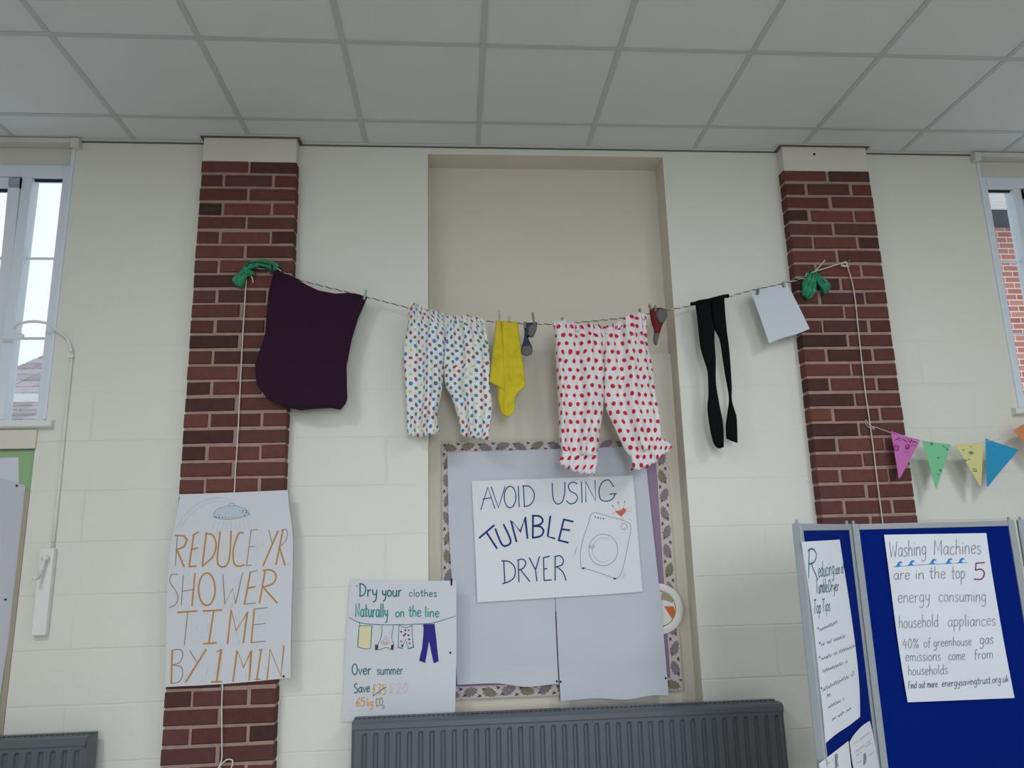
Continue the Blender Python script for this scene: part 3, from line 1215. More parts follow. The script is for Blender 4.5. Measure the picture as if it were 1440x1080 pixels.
# ------------------------------------------------------------------ pinboard in the niche
YN = 0.103
pb = root('pinboard', 'large pinboard in the niche with a grape leaf border strip', 'pinboard')
wp = Plane(0, YN)
cor = [wp.px(*p) for p in ((613, 624), (926, 615), (968, 968), (634, 986))]
bx0, bx1, bz0, bz1 = (cor[0][0] + cor[3][0]) / 2 - .004, (cor[1][0] + cor[2][0]) / 2 + .004, (cor[2][1] + cor[3][1]) / 2, (cor[0][1] + cor[1][1]) / 2
mb = MB()
mb.box((bx0, YN + .001, bz0), (bx1, .118, bz1))
tag(mb.build('board', M['purplep'], pb, bevel=.002), 'mauve paper backing')


def border(x0, z0, x1, z1, along):
    """printed strip: grape bunches with small dark leaves, alternately up and down"""
    t = MB()
    t.box((x0, YN - .002, z0), (x1, YN + .001, z1), 0)
    rnd = random.Random(int(x0 * 100 + z0 * 977))
    L = (x1 - x0) if along == 'x' else (z1 - z0)
    W = (z1 - z0) if along == 'x' else (x1 - x0)
    n = int(L / .088)
    for i in range(n):
        s = (i + .5) * L / n
        ang = (.35 if i % 2 else -.35) + rnd.uniform(-.15, .15)
        mi = 1 if rnd.random() < .6 else 2
        pts = []
        K = 22
        for k in range(K):
            a = 2 * PI * k / K
            taper = 1 - .28 * math.cos(a)
            r = 1 + (.13 if k % 2 else -.1) + rnd.uniform(-.07, .07)
            ex, ey = .034 * math.cos(a) * r, .40 * W * .85 * math.sin(a) * taper * r
            pts.append((ex * math.cos(ang) - ey * math.sin(ang), ex * math.sin(ang) + ey * math.cos(ang)))
        off = (.06 if i % 2 else -.06) * W

        def put(pp, m, d):
            q = []
            for (e, c) in pp:
                e_, c_ = s + e, W / 2 + off + c
                c_ = min(max(c_, .001), W - .001)
                e_ = min(max(e_, .001), L - .001)
                q.append((x0 + e_, YN - d, z0 + c_) if along == 'x' else (x0 + c_, YN - d, z0 + e_))
            t.poly(q, m)
        put(pts, mi, .0025)
        sgn = 1 if i % 2 else -1
        lf = [(.030, sgn * -.20 * W), (.050, sgn * -.30 * W), (.046, sgn * -.42 * W), (.034, sgn * -.46 * W), (.026, sgn * -.44 * W), (.036, sgn * -.33 * W)]
        put(lf, 3, .0028)
        put([(e - .07, c * .8) for e, c in lf], 3, .0028)
    return t.build('border_strip', [M['bpaper'], M['grape'], M['grapeg'], M['leaf']], pb, fixn=False)


bw = .058
border(bx0, bz1 - bw * .95, bx1, bz1, 'x')
border(bx0, bz0, bx1, bz0 + bw, 'x')
border(bx0, bz0 + bw, bx0 + bw * .95, bz1 - bw * .95, 'z')
border(bx1 - bw, bz0 + bw, bx1, bz1 - bw * .95, 'z')

# plate tucked behind the sheet
pt = root('paper_plate', 'round white-rimmed plate with an orange painted wedge, half behind the white sheet', 'plate')
pc = wp.px(926, 856)
rp = .122
mb = MB()
rings = [(0.0, -.003), (.7, -.003), (.74, -.005), (.98, -.010), (1.0, -.008)]
N = 40
k0 = len(mb.v)
mb.v.append((pc[0], YN - .0055, pc[1]))
for r, y in rings[1:]:
    for i in range(N):
        a = 2 * PI * i / N
        mb.v.append((pc[0] + rp * r * math.cos(a), YN - .0025 + y, pc[1] + rp * r * math.sin(a)))
for i in range(N):
    mb.face((0, 1 + i, 1 + (i + 1) % N))
    for j in range(len(rings) - 2):
        mb.face((1 + j * N + i, 1 + j * N + (i + 1) % N, 1 + (j + 1) * N + (i + 1) % N, 1 + (j + 1) * N + i))
mb.build('rim', M['plate'], pt, True, fixn=False)
mb = MB()
f = Z(900, 560, 2.4)


def flat(pts, y, m):
    mb.poly([(a, y, b) for a, b in (wp.px(*p) for p in f(pts))], m)


mb.poly([(pc[0] + rp * .68 * math.cos(2 * PI * i / 30), YN - .0060, pc[1] + rp * .68 * math.sin(2 * PI * i / 30)) for i in range(30)], 0)
flat(P('74,645 95,650 118,672 108,690 86,682 70,680'), YN - .0066, 1)
flat(P('80,702 112,702 118,722 108,745'), YN - .0068, 2)
mb.build('picture', [M['plate'], M['plateb'], M['plateo']], pt, fixn=False)

# white backing sheets
WS = Plane(0, YN - .013, 0, lambda a, b: .004 * math.sin(a * 5.1 + 1) * math.sin(b * 4.3) + .0015 * math.sin(a * 17 + b * 9))
s = Sheet(WS, P('629,637 631,740 638,860'), P('906,627 927,827 929,860'), m=M['paper2'], nu=18, nv=14)
s.done('backing_sheet', 'wide white backing sheet behind the tumble dryer poster, top of the pinboard', 'paper')
WS2 = Plane(0, YN - .0165, 0, lambda a, b: .003 * math.sin(a * 7 + 2) * math.sin(b * 5.0) + .02 * max(0, (.93 - b) / .1) ** 2 * .6 + .001 * math.sin(a * 19 - b * 11))
s = Sheet(WS2, P('637,838 640,900 643,963'), P('779.6,838 782.2,900 785.3,961'), B=P('643,963 700,961 740,966 785.3,961'), m=M['paper2'], nu=14, nv=14, sm=True)
s.done('backing_sheet', 'blank white sheet on the pinboard, beside the clothes line drawing poster', 'paper')
WS3 = Plane(0, YN - .0185, 0, lambda a, b: .003 * math.sin(a * 6 + 1) * math.sin(b * 6.0) + .02 * max(0, (.90 - b) / .1) ** 2 * .7 + .001 * math.sin(a * 21 - b * 8))
s = Sheet(WS3, P('781.5,838 784,900 787,960 788.5,986'), P('928,830 933,890 938,948 940,978'), B=P('788.5,986 840,982 880,984 915,978 940,978'), m=M['paper2'], nu=14, nv=14, sm=True)
s.done('backing_sheet', 'blank white sheet with curled foot on the pinboard, beside the round plate', 'paper')

# AVOID USING TUMBLE DRYER
f = Z(650, 660, 5.143)
AP = Plane(0, YN - .026, 0, lambda a, b: .002 * math.sin(a * 4) - .0)
s = Sheet(AP, f(P('68,85 90,500 110,962')), f(P('1235,45 1270,480 1305,885')), B=f(P('110,962 400,945 700,925 1000,908 1305,885')), m=M['poster'])
n1 = [P('135,290 185,130 235,280'), P('150,215 210,205'), P('210,128 262,278 310,125'), ell(346, 200, 42, 78), P('405,122 412,270'), P('442,120 450,270'),
      smooth(P('438,120 485,124 518,165 518,215 492,256 450,270')), smooth(P('650,100 658,210 685,250 722,235 740,175 742,95')),
      smooth(P('830,105 800,92 768,115 780,155 820,178 835,208 812,242 780,248 752,228')), P('862,90 866,240'), P('895,235 892,88 965,228 960,80'),
      smooth(P('1095,125 1060,78 1015,92 990,150 1000,215 1040,230 1085,215 1108,176')), P('1065,180 1115,176')]
s.ink([f(x) for x in n1], .0052, M['navy'])
n2 = [P('125,495 230,405'), P('175,455 250,570'), smooth(P('240,432 285,540 322,552 350,515 300,400')), P('392,522 352,370 420,450 455,345 472,498'),
      P('512,335 510,495'), smooth(P('508,335 560,340 582,368 565,398 515,410')), smooth(P('515,410 565,415 587,445 568,482 510,495')), P('637,340 618,485 668,500'),
      P('735,362 697,515'), P('732,362 800,378'), P('715,432 775,440'), P('695,512 765,530')]
s.ink([f(x) for x in n2], .0094, M['navy'])
n3 = [P('300,660 308,822'), smooth(P('285,662 340,668 380,712 378,775 345,808 292,826')), P('405,655 410,815'), smooth(P('400,656 440,650 460,680 440,715 410,728')), P('420,725 488,810'),
      P('485,640 528,722'), P('558,632 530,730 540,808'), P('588,638 592,805'), P('586,640 632,628'), P('590,722 612,718'), P('592,804 645,800'), P('672,632 672,802'),
      smooth(P('668,632 705,625 730,652 722,690 678,706')), smooth(P('685,705 725,740 740,770 750,802'))]
s.ink([f(x) for x in n3], .0058, M['navy'])
d1 = [smooth(P('945,315 1075,345 1160,368 1212,395 1218,445 1190,590 1160,720 1130,780 1100,786 980,745 885,714 860,702 855,600 875,500 910,400 945,315')),
      ell(1020, 583, 105, 115, n=36), ell(1170, 413, 22, 22), ell(937, 560, 18, 9, n=14)]
s.ink([f(x) for x in d1], .0018, M['pencild'])
s.ink([f(x) for x in (ell(1020, 583, 78, 88, 60, 300), P('832,555 818,610'), P('820,575 808,625'), P('1172,748 1148,785'), P('1180,760 1160,790'), P('1200,360 1225,368'))], .0012, M['pencil'])
for c in P('962,345 982,350 1002,354 1022,357'):
    s.fill(f(ell(*c, 5, 6, n=8)), M['pencild'])
for c in P('875,716 1103,790'):
    s.fill(f(ell(*c, 12, 8, n=10)), M['pencild'])
s.fill(f(P('1105,302 1130,298 1150,294 1163,278 1185,288 1182,305 1165,325 1150,342 1125,325')), M['redink'])
s.ink([f(x) for x in (P('1112,302 1088,265'), P('1140,290 1128,242'), P('1166,280 1175,236'), P('1182,290 1232,274'), P('1180,303 1228,302'), P('1108,312 1080,322'), P('1155,338 1160,360'), P('1178,315 1195,325'))], .0014, M['redink'])
for c in P('1088,264 1128,240 1175,235'):
    s.fill(f(ell(*c, 6, 6, n=8)), M['pencil'])
s.done('tumble_dryer_poster', 'hand-drawn AVOID USING TUMBLE DRYER poster in navy ink on pinboard', 'poster')

# REDUCE YR SHOWER TIME
f = Z(220, 680, 3.6)
SP = Plane(0, -PD - .012, 0, lambda a, b: .012 * (abs(a + 1.19) / .27) ** 2 * .8 + .002 * math.sin(b * 6))
s = Sheet(SP, f(P('120,55 100,180 75,300 58,480 50,700 47,900 45,1030')), f(P('665,33 672,120 688,240 690,400 685,600 680,800 680,983')), B=f(P('45,1030 250,1020 450,1006 680,983')), sm=True, nu=20, nv=24)
fnt = [smooth(P('100,225 150,152 220,97 300,72 360,80 385,108')), smooth(P('112,232 170,160 240,108 300,92 350,97'))]
s.ink([f(x) for x in fnt], .0018, M['faint'])
s.fill(f(smooth(P('290,170 300,137 340,118 400,113 450,130 475,158 430,170 350,180 290,170'))), M['dome'])
s.ink([f(smooth(P('290,168 300,137 340,118 400,113 450,130 475,158'))), f(smooth(P('290,170 350,182 430,172 475,155'))), f(smooth(P('290,170 340,145 420,138 475,155'))), f(P('360,116 372,98 392,100 402,114'))], .002, M['pencil'])
for j, (xa, xb, ya, yb_) in enumerate(((302, 462, 171, 158), (312, 466, 159, 146), (330, 462, 147, 137))):
    for i in range(10 - j):
        t = (i + .3 * j) / (10 - j)
        s.fill(f(ell(xa + (xb - xa) * t, ya + (yb_ - ya) * t + 5 * math.sin(t * PI) * (1 if j == 0 else -.5), 3.6, 3.6, n=8)), M['navy'], .0012)
rr = random.Random(4)
s.ink([f(P('%f,%f %f,%f' % (300 + i * 20, 190, 282 + i * 24, 232))) for i in range(9)], .0014, M['tealg'] if False else M['faint'])
rain = []
for i in range(90):
    x, y = rr.uniform(130, 560), rr.uniform(240, 980)
    rain.append(f([(x, y), (x - 6 + rr.uniform(-3, 3), y + rr.uniform(14, 34))]))
s.ink(rain, .0012, M['faint'])
SH = dict(
    o1=[P('105,260 95,415'), P('95,262 140,265 155,285 140,320 100,335'), P('105,340 140,420'), P('188,265 165,420'), P('185,262 212,245'), P('178,335 208,325'), P('165,420 200,418'),
        P('252,255 232,415'), smooth(P('248,252 285,262 302,310 285,370 232,418')), smooth(P('322,245 308,385 325,420 352,415 370,370 378,240')),
        smooth(P('440,250 415,255 390,330 392,400 415,418 445,412')), P('478,238 455,415'), P('475,238 510,232'), P('468,320 495,318'), P('455,415 480,412'),
        P('568,235 585,310'), P('615,240 540,415'), P('640,235 605,410'), smooth(P('630,238 655,232 662,262 645,300 620,320')), P('622,320 650,412'), [(664, 408)]],
    o2=[smooth(P('105,460 75,462 68,500 95,540 108,580 95,612 65,628')), P('135,465 125,615'), P('195,455 180,618'), P('130,545 190,535'), ell(255, 535, 42, 82),
        P('335,460 345,610 385,530 400,608 435,450'), P('475,450 445,610'), P('470,450 510,440'), P('460,530 498,522'), P('445,610 502,605'),
        P('550,440 522,605'), smooth(P('540,440 580,438 605,465 590,505 535,525')), P('540,525 612,605')],
    o3=[P('108,652 205,645'), P('158,650 140,815'), P('238,645 330,640'), P('290,645 265,808'), P('238,812 302,806'), P('360,810 378,640 402,745 460,650 440,805'),
        P('495,635 480,805'), P('495,635 560,628'), P('490,715 550,708'), P('478,805 550,798')],
    o4=[P('80,845 75,1010'), smooth(P('75,845 120,840 132,870 115,905 80,918')), smooth(P('80,918 125,930 130,975 110,1005 72,1012')), P('168,845 205,910'), P('250,840 148,1005'),
        P('308,850 328,838 305,1000'), P('278,1004 328,1002'), P('388,1000 408,845 440,930 480,845 470,995'), P('515,845 535,838'), P('530,842 508,992'), P('495,990 525,990'),
        P('560,990 575,840 630,975 645,822')])
bold = dict(o1=(3, 4, 5, 6, 7, 8, 9, 10, 1, 2, 16, 17, 19), o2=(2, 4, 6, 8, 10, 11, 12), o3=(0, 2, 3, 4, 5, 6), o4=(0, 4, 5, 6, 7, 9, 11))
for k, st in SH.items():
    s.ink([f(x) for i, x in enumerate(st) if i in bold[k]], .0078, M['orange'], lift=.0010)
    s.ink([f([(x + 1.5, y) for x, y in p_]) for p_ in st], .0034, M['brown'], lift=.0014)
s.done('shower_poster', 'hand-lettered REDUCE YR SHOWER TIME BY 1 MIN poster taped across brick pillar', 'poster')

# Dry your clothes naturally
f = Z(470, 800, 4.695)
DP = Plane(0, -.010, 0, lambda a, b: .002 * math.sin(a * 6) + .0015 * math.sin(b * 7))
s = Sheet(DP, f(P('108,72 88,330 72,570 62,800 48,1010')), f(P('805,78 806,330 806,600 800,850 795,975')), T=f(P('108,72 300,78 600,78 805,78')), B=f(P('48,1010 250,1008 500,990 795,975')), sm=True, nu=14, nv=16)
for a in (('Dry', 165, 182, 285, 184, 82), ('your', 315, 182, 445, 180, 72)):
    word(s, f, *a, .0056, M['teal'])
word(s, f, 'clothes', 492, 182, 678, 182, 48, .0036, M['teal'])
word(s, f, 'Naturally', 138, 316, 355, 318, 86, .0056, M['tealg'])
for a in (('on', 404, 318, 464, 316, 62), ('the', 492, 316, 574, 316, 72), ('line', 598, 316, 694, 318, 66)):
    word(s, f, *a, .0050, M['tealg'])
s.ink([f(P('146,112 152,112'))], .004, M['teal'])
s.ink([f(smooth(P('100,320 170,355 290,368 440,368 600,362 670,352 800,312')))], .0028, M['teal'])
s.fill(f(P('165,378 250,378 240,522 200,526 157,515')), M['yellowp'])
s.ink([f(P('165,375 250,375 240,525 200,528 155,515 165,375')), f(P('165,352 172,378'))], .0028, M['teal'])
s.ink([f(smooth(P('315,372 312,440 288,500 270,532 310,530 345,518 385,535 392,500 380,450 392,372')))], .0026, M['teal'])
s.fill(f(P('270,498 292,502 288,532 268,532')), M['maroon'])
s.fill(f(P('376,500 394,500 390,535 374,530')), M['maroon'])
s.ink([f(ell(318 + i * 18, 485 + (i % 2) * 8, 9, 9, n=10)) for i in range(3)] + [f(P('330,465 345,440')), f(P('340,470 360,455'))], .0020, M['redink'])
s.ink([f(P('428,370 424,450 424,520 448,526 470,462 492,530 524,518 516,450 514,370')), f(smooth(P('430,370 470,388 514,372'))), f(P('418,515 446,522')), f(P('488,525 524,515'))], .0026, M['teal'])
for i, c in enumerate(P('442,415 470,405 492,405 460,440 490,438 442,478 495,465 448,505 498,492 470,430')):
    s.fill(f(ell(*c, 7, 7, n=8)), (M['maroon'], M['navy'], M['redink'])[i % 3])
s.fill(f(P('590,365 662,363 672,440 680,520 690,610 657,624 640,550 626,478 612,560 600,622 560,605 580,520 588,440')), M['violet'])
s.ink([f(P('585,362 588,380')), f(P('662,352 662,380'))], .0026, M['teal'])
word(s, f, 'Over', 116, 698, 244, 698, 70, .0048, M['teal'])
word(s, f, 'summer', 282, 698, 455, 696, 62, .0040, M['teal'])
word(s, f, 'Save', 130, 818, 236, 812, 62, .0046, M['teal'])
word(s, f, '£35', 252, 826, 342, 830, 66, .0040, M['orange'])
s.ink([f(P('256,838 345,776'))], .0030, M['black'])
word(s, f, '£20', 360, 820, 490, 820, 66, .0050, M['pinkink'])
word(s, f, '65', 144, 908, 204, 906, 56, .0046, M['orange'])
word(s, f, 'kg', 216, 906, 258, 906, 54, .0036, M['orange'])
word(s, f, 'CO', 274, 906, 322, 904, 52, .0036, M['brown'])
word(s, f, '2', 318, 920, 332, 920, 20, .0026, M['brown'])
s.fill(f(P('768,68 782,62 779,108 768,110')), M['black'], .002)
s.done('clothes_line_poster', 'poster lettered Dry your clothes Naturally on the line, resting behind radiator', 'poster')

# drawing pins
def pin(x, y, pl, label, lift=.004):
    a, b = pl.px(x, y)
    c = pl.pt(a, b, lift)
    m = MB()
    m.tube([c - pl.n * .006, c, c + pl.n * .001], [.0045, .0048, .003], n=10)
    tag(m.build('drawing_pin', M['black'], None, True), label, 'pin', 'drawing pins')


pin(783, 958, WS2, 'black drawing pin at inner foot of the blank sheet beside clothes line poster')
pin(788.5, 958.5, WS3, 'black drawing pin at inner foot of the curled sheet beside the round plate')
pin(936, 953.5, WS3, 'black drawing pin at outer foot of the curled sheet, below the round plate')
pin(399, 951, SP, 'black drawing pin at the foot of the shower poster, after MIN')
pin(633.3, 917.8, DP, 'tiny black drawing pin beside the drawn violet trousers on clothes line poster')
pin(888.5, 660, WS, 'black drawing pin near top of the pinboard, under red dotted bloomers')

# ------------------------------------------------------------------ green-backed notice board under the window
nb = root('notice_board', 'green-backed notice board in the recess below the window', 'notice board')
NB = Plane(0, .026)
mb = MB()
mb.box((PBX0 + .004, .012, PBZ0 + .004), (PBX1 - .004, .03, PBZ1 - .004))
mb.build('board', M['greenp'], nb)
mb = MB()
mb.box((PBX1 - .024, -.001, PBZ0 + .004), (PBX1 - .002, .012, NB.px(44, 690)[1]))
mb.build('edge_bead', M['bead'], nb, bevel=.002)
NP = Plane(0, .009)
s = Sheet(NP, P('-330,668 -330,800 -330,1100'), P('36,683 33,700 33,726 28,765 25,810 18,859 15,884 8,927 3,961 -4,1010 -12,1080'), T=P('-330,668 -10,672 36,683'), m=M['paper2'], sm=True)
s.done('torn_paper', 'white paper with a torn wavy edge on the green notice board', 'paper')
s = Sheet(Plane(0, .0105), P('-200,650 -200,700'), P('26,643 27,690'), m=M['card'])
s.done('blue_paper', 'pale blue paper showing above torn white paper on green notice board', 'paper')
pin(24, 683, NP, 'black drawing pin at the top corner of the torn white paper')
pin(8, 843, NP, 'black drawing pin lower down the torn edge of the white paper')

# ------------------------------------------------------------------ folding display screen
HX, HY = 1.304, -1.0
h1 = at(1196, 737, HY)
HX = h1.x
A1 = math.atan2(.75, .66)
PW = .637
PZ = 1.527
ds = root('display_screen', 'folding display screen of blue felt panels standing before the brick pillar', 'display screen')
e1 = (HX - PW * math.cos(A1), HY - PW * math.sin(A1))
PL1 = Plane(e1[0], e1[1], A1)
PL2 = Plane(HX, HY, 0.0)
A3 = math.radians(-28)
PL3 = Plane(HX + PW + .004, HY, A3)


def panel(pl, felt, lab):
    def bx(a0, a1, b0, b1, n0, n1, mb):
        c = pl.O + pl.r * (a0 + a1) / 2 + pl.n * (n0 + n1) / 2
        mb.obox((c.x, c.y, (b0 + b1) / 2), pl.r * (a1 - a0) / 2, pl.n * (n1 - n0) / 2, Vector((0, 0, (b1 - b0) / 2)))
    fr = MB()
    g = .004
    fw = .030
    z0 = .56
    for q in ((g, fw, z0, PZ), (PW - fw, PW - g, z0, PZ), (fw, PW - fw, PZ - .022, PZ - .001), (fw, PW - fw, z0, z0 + .022)):
        bx(*q, -.022, .004, fr)
    p = fr.build('panel', M['alu'], ds, bevel=.003)
    if lab:
        p['label'] = lab
    ft = MB()
    bx(fw, PW - fw, z0 + .022, PZ - .022, -.018, -.001, ft)
    ft.build('felt', felt, p)
    for a in (.016, PW - .016):
        lg = MB()
        c = pl.O + pl.r * a - pl.n * .009
        lg.tube([(c.x, c.y, z0 + .01), (c.x, c.y, 0)], .012, n=10)
        lg.build('leg', M['alu'], p, True)
        lg = MB()
        lg.tube([(c.x, c.y, PZ - .01), (c.x, c.y, PZ + .012)], [.007, .004], n=8)
        lg.build('hinge_pin', M['alu'], p, True)
    return p


panel(PL1, M['felt'], 'narrow-looking blue panel turned edge on')
panel(PL2, M['felt'], 'blue panel facing the room')
panel(PL3, M['feltd'], 'charcoal panel')

# Washing machines sheet
f = Z(1230, 740, 4.153)
WM = Plane(HX, HY, 0, lambda a, b: .004 + .002 * math.sin(b * 14 + a * 6) ** 2)
s = Sheet(WM, f(P('55,50 85,280 120,560 155,800 193,1028')), f(P('652,40 680,240 720,480 770,760 817,1003')), m=M['flip'], nu=12, nv=22, sm=True)
pw = .0026
word(s, f, 'Washing', 84, 182, 302, 168, 92, pw, M['pencil'])
word(s, f, 'Machines', 344, 168, 622, 160, 86, pw, M['pencil'])
s.ink([f(smooth(P('112,238 230,228 330,222 430,218 540,212')))], .0016, M['blue'])
for (x, y) in P('118,236 190,230 315,222 410,218 480,216'):
    w_ = P('0,0 12,-10 18,-24 30,-32 42,-28 44,-20 34,-22 28,-14 32,-6 44,-2')
    s.fill(f([(x + a, y + b) for a, b in w_]), M['blue'])
for a in (('are', 110, 312, 205, 308, 66), ('in', 236, 308, 290, 306, 62), ('the', 318, 306, 415, 306, 70), ('top', 448, 306, 528, 304, 78)):
    word(s, f, *a, pw, M['pencil'])
word(s, f, '5', 574, 315, 648, 312, 100, .0042, M['maroon'])
for a in (('energy', 134, 448, 322, 442, 78), ('consuming', 372, 442, 652, 438, 72), ('household', 140, 594, 372, 586, 72), ('appliances', 426, 586, 706, 578, 70),
          ('40%', 162, 712, 258, 708, 54), ('of', 286, 708, 326, 704, 54), ('greenhouse', 342, 702, 566, 694, 52), ('gas', 612, 690, 694, 684, 62),
          ('emissions', 178, 788, 386, 784, 60), ('come', 430, 782, 528, 778, 58), ('from', 580, 776, 692, 770, 56), ('households', 194, 870, 426, 862, 56)):
    word(s, f, *a, .0022, M['pencil'])
word(s, f, 'Find out more:', 196, 948, 372, 938, 42, .0020, M['pencild'])
word(s, f, 'energysavingtrust.org.uk', 392, 938, 782, 908, 42, .0020, M['pencild'])
s.done('washing_machines_poster', 'pencilled Washing Machines poster with blue wave drawings, on facing blue panel', 'poster')

# Reducing use of tumble dryer sheet
f = Z(1100, 740, 3.1786)
RT = Plane(e1[0], e1[1], A1, lambda a, b: .004 + .0025 * math.sin(b * 11 + a * 9) ** 2)
s = Sheet(RT, f(P('86,70 110,220 135,400 158,600 178,790 194,970')), f(P('257,60 275,180 300,340 330,560 345,720 348,852')), B=f(P('194,970 240,930 300,890 348,852')), m=M['flip'], nu=12, nv=20, sm=True)
word(s, f, 'R', 112, 232, 160, 232, 130, .0048, M['teal'])
word(s, f, 'educing', 160, 228, 232, 214, 68, .0032, M['teal'])
word(s, f, 'use of', 236, 214, 274, 208, 48, .0032, M['teal'])
word(s, f, 'Tumble', 150, 300, 202, 294, 62, .0032, M['teal'])
word(s, f, 'Dryer', 206, 294, 252, 288, 52, .0032, M['teal'])
word(s, f, 'Top', 140, 392, 172, 388, 62, .0032, M['teal'])
word(s, f, 'Tips', 178, 382, 214, 376, 54, .0032, M['teal'])


def scrawl(sh, f, x0, y0, x1, y1, h, wid, m, seed):
    """pencilled words too faint to read"""
    r_ = random.Random(seed)
    n = max(4, int((x1 - x0) / 5))
    pts, out = [], []
    for i in range(n + 1):
        t = i / n
        if r_.random() < .16 and len(pts) > 3:
            out.append(pts)
            pts = []
            continue
        pts.append((x0 + (x1 - x0) * t, y0 + (y1 - y0) * t - (h * r_.uniform(.5, 1) if i % 2 else r_.uniform(-.1, .15) * h)))
    out.append(pts)
    sh.ink([f(p_) for p_ in out if len(p_) > 1], wid, m, True)


for i, q in enumerate(((165, 470, 245, 436, 16), (172, 536, 285, 494, 14), (172, 600, 326, 540, 15), (180, 654, 292, 612, 14), (180, 738, 322, 664, 17), (198, 768, 216, 758, 16), (204, 816, 276, 776, 14), (222, 868, 306, 820, 14))):
    scrawl(s, f, *q, .0022, M['pencild'], i)
    if i in (0, 1, 2, 4):
        s.ink([f([(q[0] - 7, q[1] - 14), (q[0] - 4, q[1] - 16)])], .005, M['pencild'])
s.done('top_tips_poster', 'tall Reducing use of Tumble Dryer Top Tips poster on turned blue panel', 'poster')

s = Sheet(Plane(e1[0], e1[1], A1, lambda a, b: .004), f(P('165,1062 180,1140 200,1260')), f(P('296,960 305,1040 318,1150')), m=M['paper'])
scrawl(s, f, 196, 1068, 226, 1046, 5, .0015, M['pencil'], 31)
s.fill(f(P('234,1030 244,1022 246,1060 243,1090 236,1080')), M['pencil'])
s.ink([f(smooth(P('236,1026 241,1018 247,1028 243,1050 250,1075')))], .003, M['pencild'])
s.done('leaflet', 'white leaflet low on the turned blue panel, farther from the hinge', 'leaflet')
s = Sheet(Plane(e1[0], e1[1], A1, lambda a, b: .004), f(P('302,965 312,1040 335,1180')), f(P('392,870 410,950 440,1110')), T=f(P('302,965 320,935 355,895 392,870')), m=M['paper'], sm=True)
for i, q in enumerate(((318, 978, 388, 924, 6), (326, 1012, 392, 960, 6), (330, 1028, 352, 1010, 4), (372, 990, 396, 970, 4), (334, 1062, 352, 1050, 5), (384, 1030, 410, 1010, 5))):
    scrawl(s, f, *q, .0013, M['pencil'], 50 + i)
s.fill(f(P('362,1020 370,1010 376,1030 372,1060 362,1070')), M['pencil'])
s.done('leaflet', 'printed white leaflet low on the turned blue panel, next to the hinge', 'leaflet')

# ------------------------------------------------------------------ cloth


def cloth(mb, pl, L, R, T=None, B=None, nu=28, nv=34, front=None, back=None, m=0, sm=True, warp=None):
    """a closed, padded piece of cloth between four border lines"""
    pa = Patch(pl, L, R, T, B, sm)
    front = front or (lambda u, v: .01)
    back = back or (lambda u, v: .006)
    k = len(mb.v)
    W = nu + 1
    uvs = []
    for j in range(nv + 1):
        arc = 0
        prev = None
        row = []
        for i in range(nu + 1):
            u, v = i / nu, j / nv
            a, b = pa.ab(u, v)
            if warp:
                da, db = warp(u, v)
                a, b = a + da, b + db
            lf = front(u, v)
            mb.v.append(tuple(pl.pt(a, b, lf)))
            if prev:
                arc += math.hypot(a - prev[0], lf - prev[1])
            prev = (a, lf)
            row.append((arc, b))
        a0 = pa.ab(0, j / nv)[0]
        uvs.append([(x + a0, y) for x, y in row])
    o = k + W * (nv + 1)
    for j in range(nv + 1):
        for i in range(nu + 1):
            u, v = i / nu, j / nv
            a, b = pa.ab(u, v)
            if warp:
                da, db = warp(u, v)
                a, b = a + da, b + db
            mb.v.append(tuple(pl.pt(a, b, -back(u, v))))
    for j in range(nv):
        for i in range(nu):
            q = (k + j * W + i, k + (j + 1) * W + i, k + (j + 1) * W + i + 1, k + j * W + i + 1)
            uv = [uvs[j][i], uvs[j + 1][i], uvs[j + 1][i + 1], uvs[j][i + 1]]
            mb.face(q, m, uv)
            mb.face([x - k + o for x in q][::-1], m, uv[::-1])
    rim = [(0, i) for i in range(W)] + [(j, nu) for j in range(1, nv + 1)] + [(nv, i) for i in range(nu - 1, -1, -1)] + [(j, 0) for j in range(nv - 1, 0, -1)]
    for (j, i), (j2, i2) in zip(rim, rim[1:] + rim[:1]):
        mb.face((k + j * W + i, k + j2 * W + i2, o + j2 * W + i2, o + j * W + i), m, [uvs[j][i], uvs[j2][i2], uvs[j2][i2], uvs[j][i]])


sin = math.sin
YL = -.100
CL = Plane(0, YL)


def puff(u, lo=.05, p=.5, left=True, right=True):
    t = 1.0
    if left:
        t *= min(1, (u / .16)) ** p if u > 0 else 0
    if right:
        t *= min(1, ((1 - u) / .16)) ** p if u < 1 else 0
    return t


# washing line: dark and white strands twisted together
lp = [(388, 378), (400, 384), (415, 392), (460, 404), (513, 417), (578, 434), (620, 444), (665, 450), (700, 453), (760, 456), (795, 455), (840, 451), (885, 446), (935, 437), (1000, 424), (1055, 409), (1110, 397), (1140, 387)]
lw = [tuple(at(x, y, YL)) for x, y in lp]
lw = [tuple(at(352, 378, -PD - .018))] + lw
lw[-1] = tuple(at(1140, 387, -PD - .025))
lw = smooth(lw, 4)
line_pts = resample(lw, 700)
wl = root('washing_line', 'twisted dark and white washing line strung between brick pillars', 'washing line')
for ph, mt, nm in ((0, 'cordd', 'dark_strand'), (PI, 'cord', 'white_strand')):
    mb = MB()
    pts = []
    for i, p in enumerate(line_pts):
        a = i * .55 + ph
        pts.append(Vector(p) + Vector((0, math.cos(a) * .0017, sin(a) * .0017)))
    mb.tube(pts, .0021, n=5)
    mb.build(nm, M[mt], wl, True)


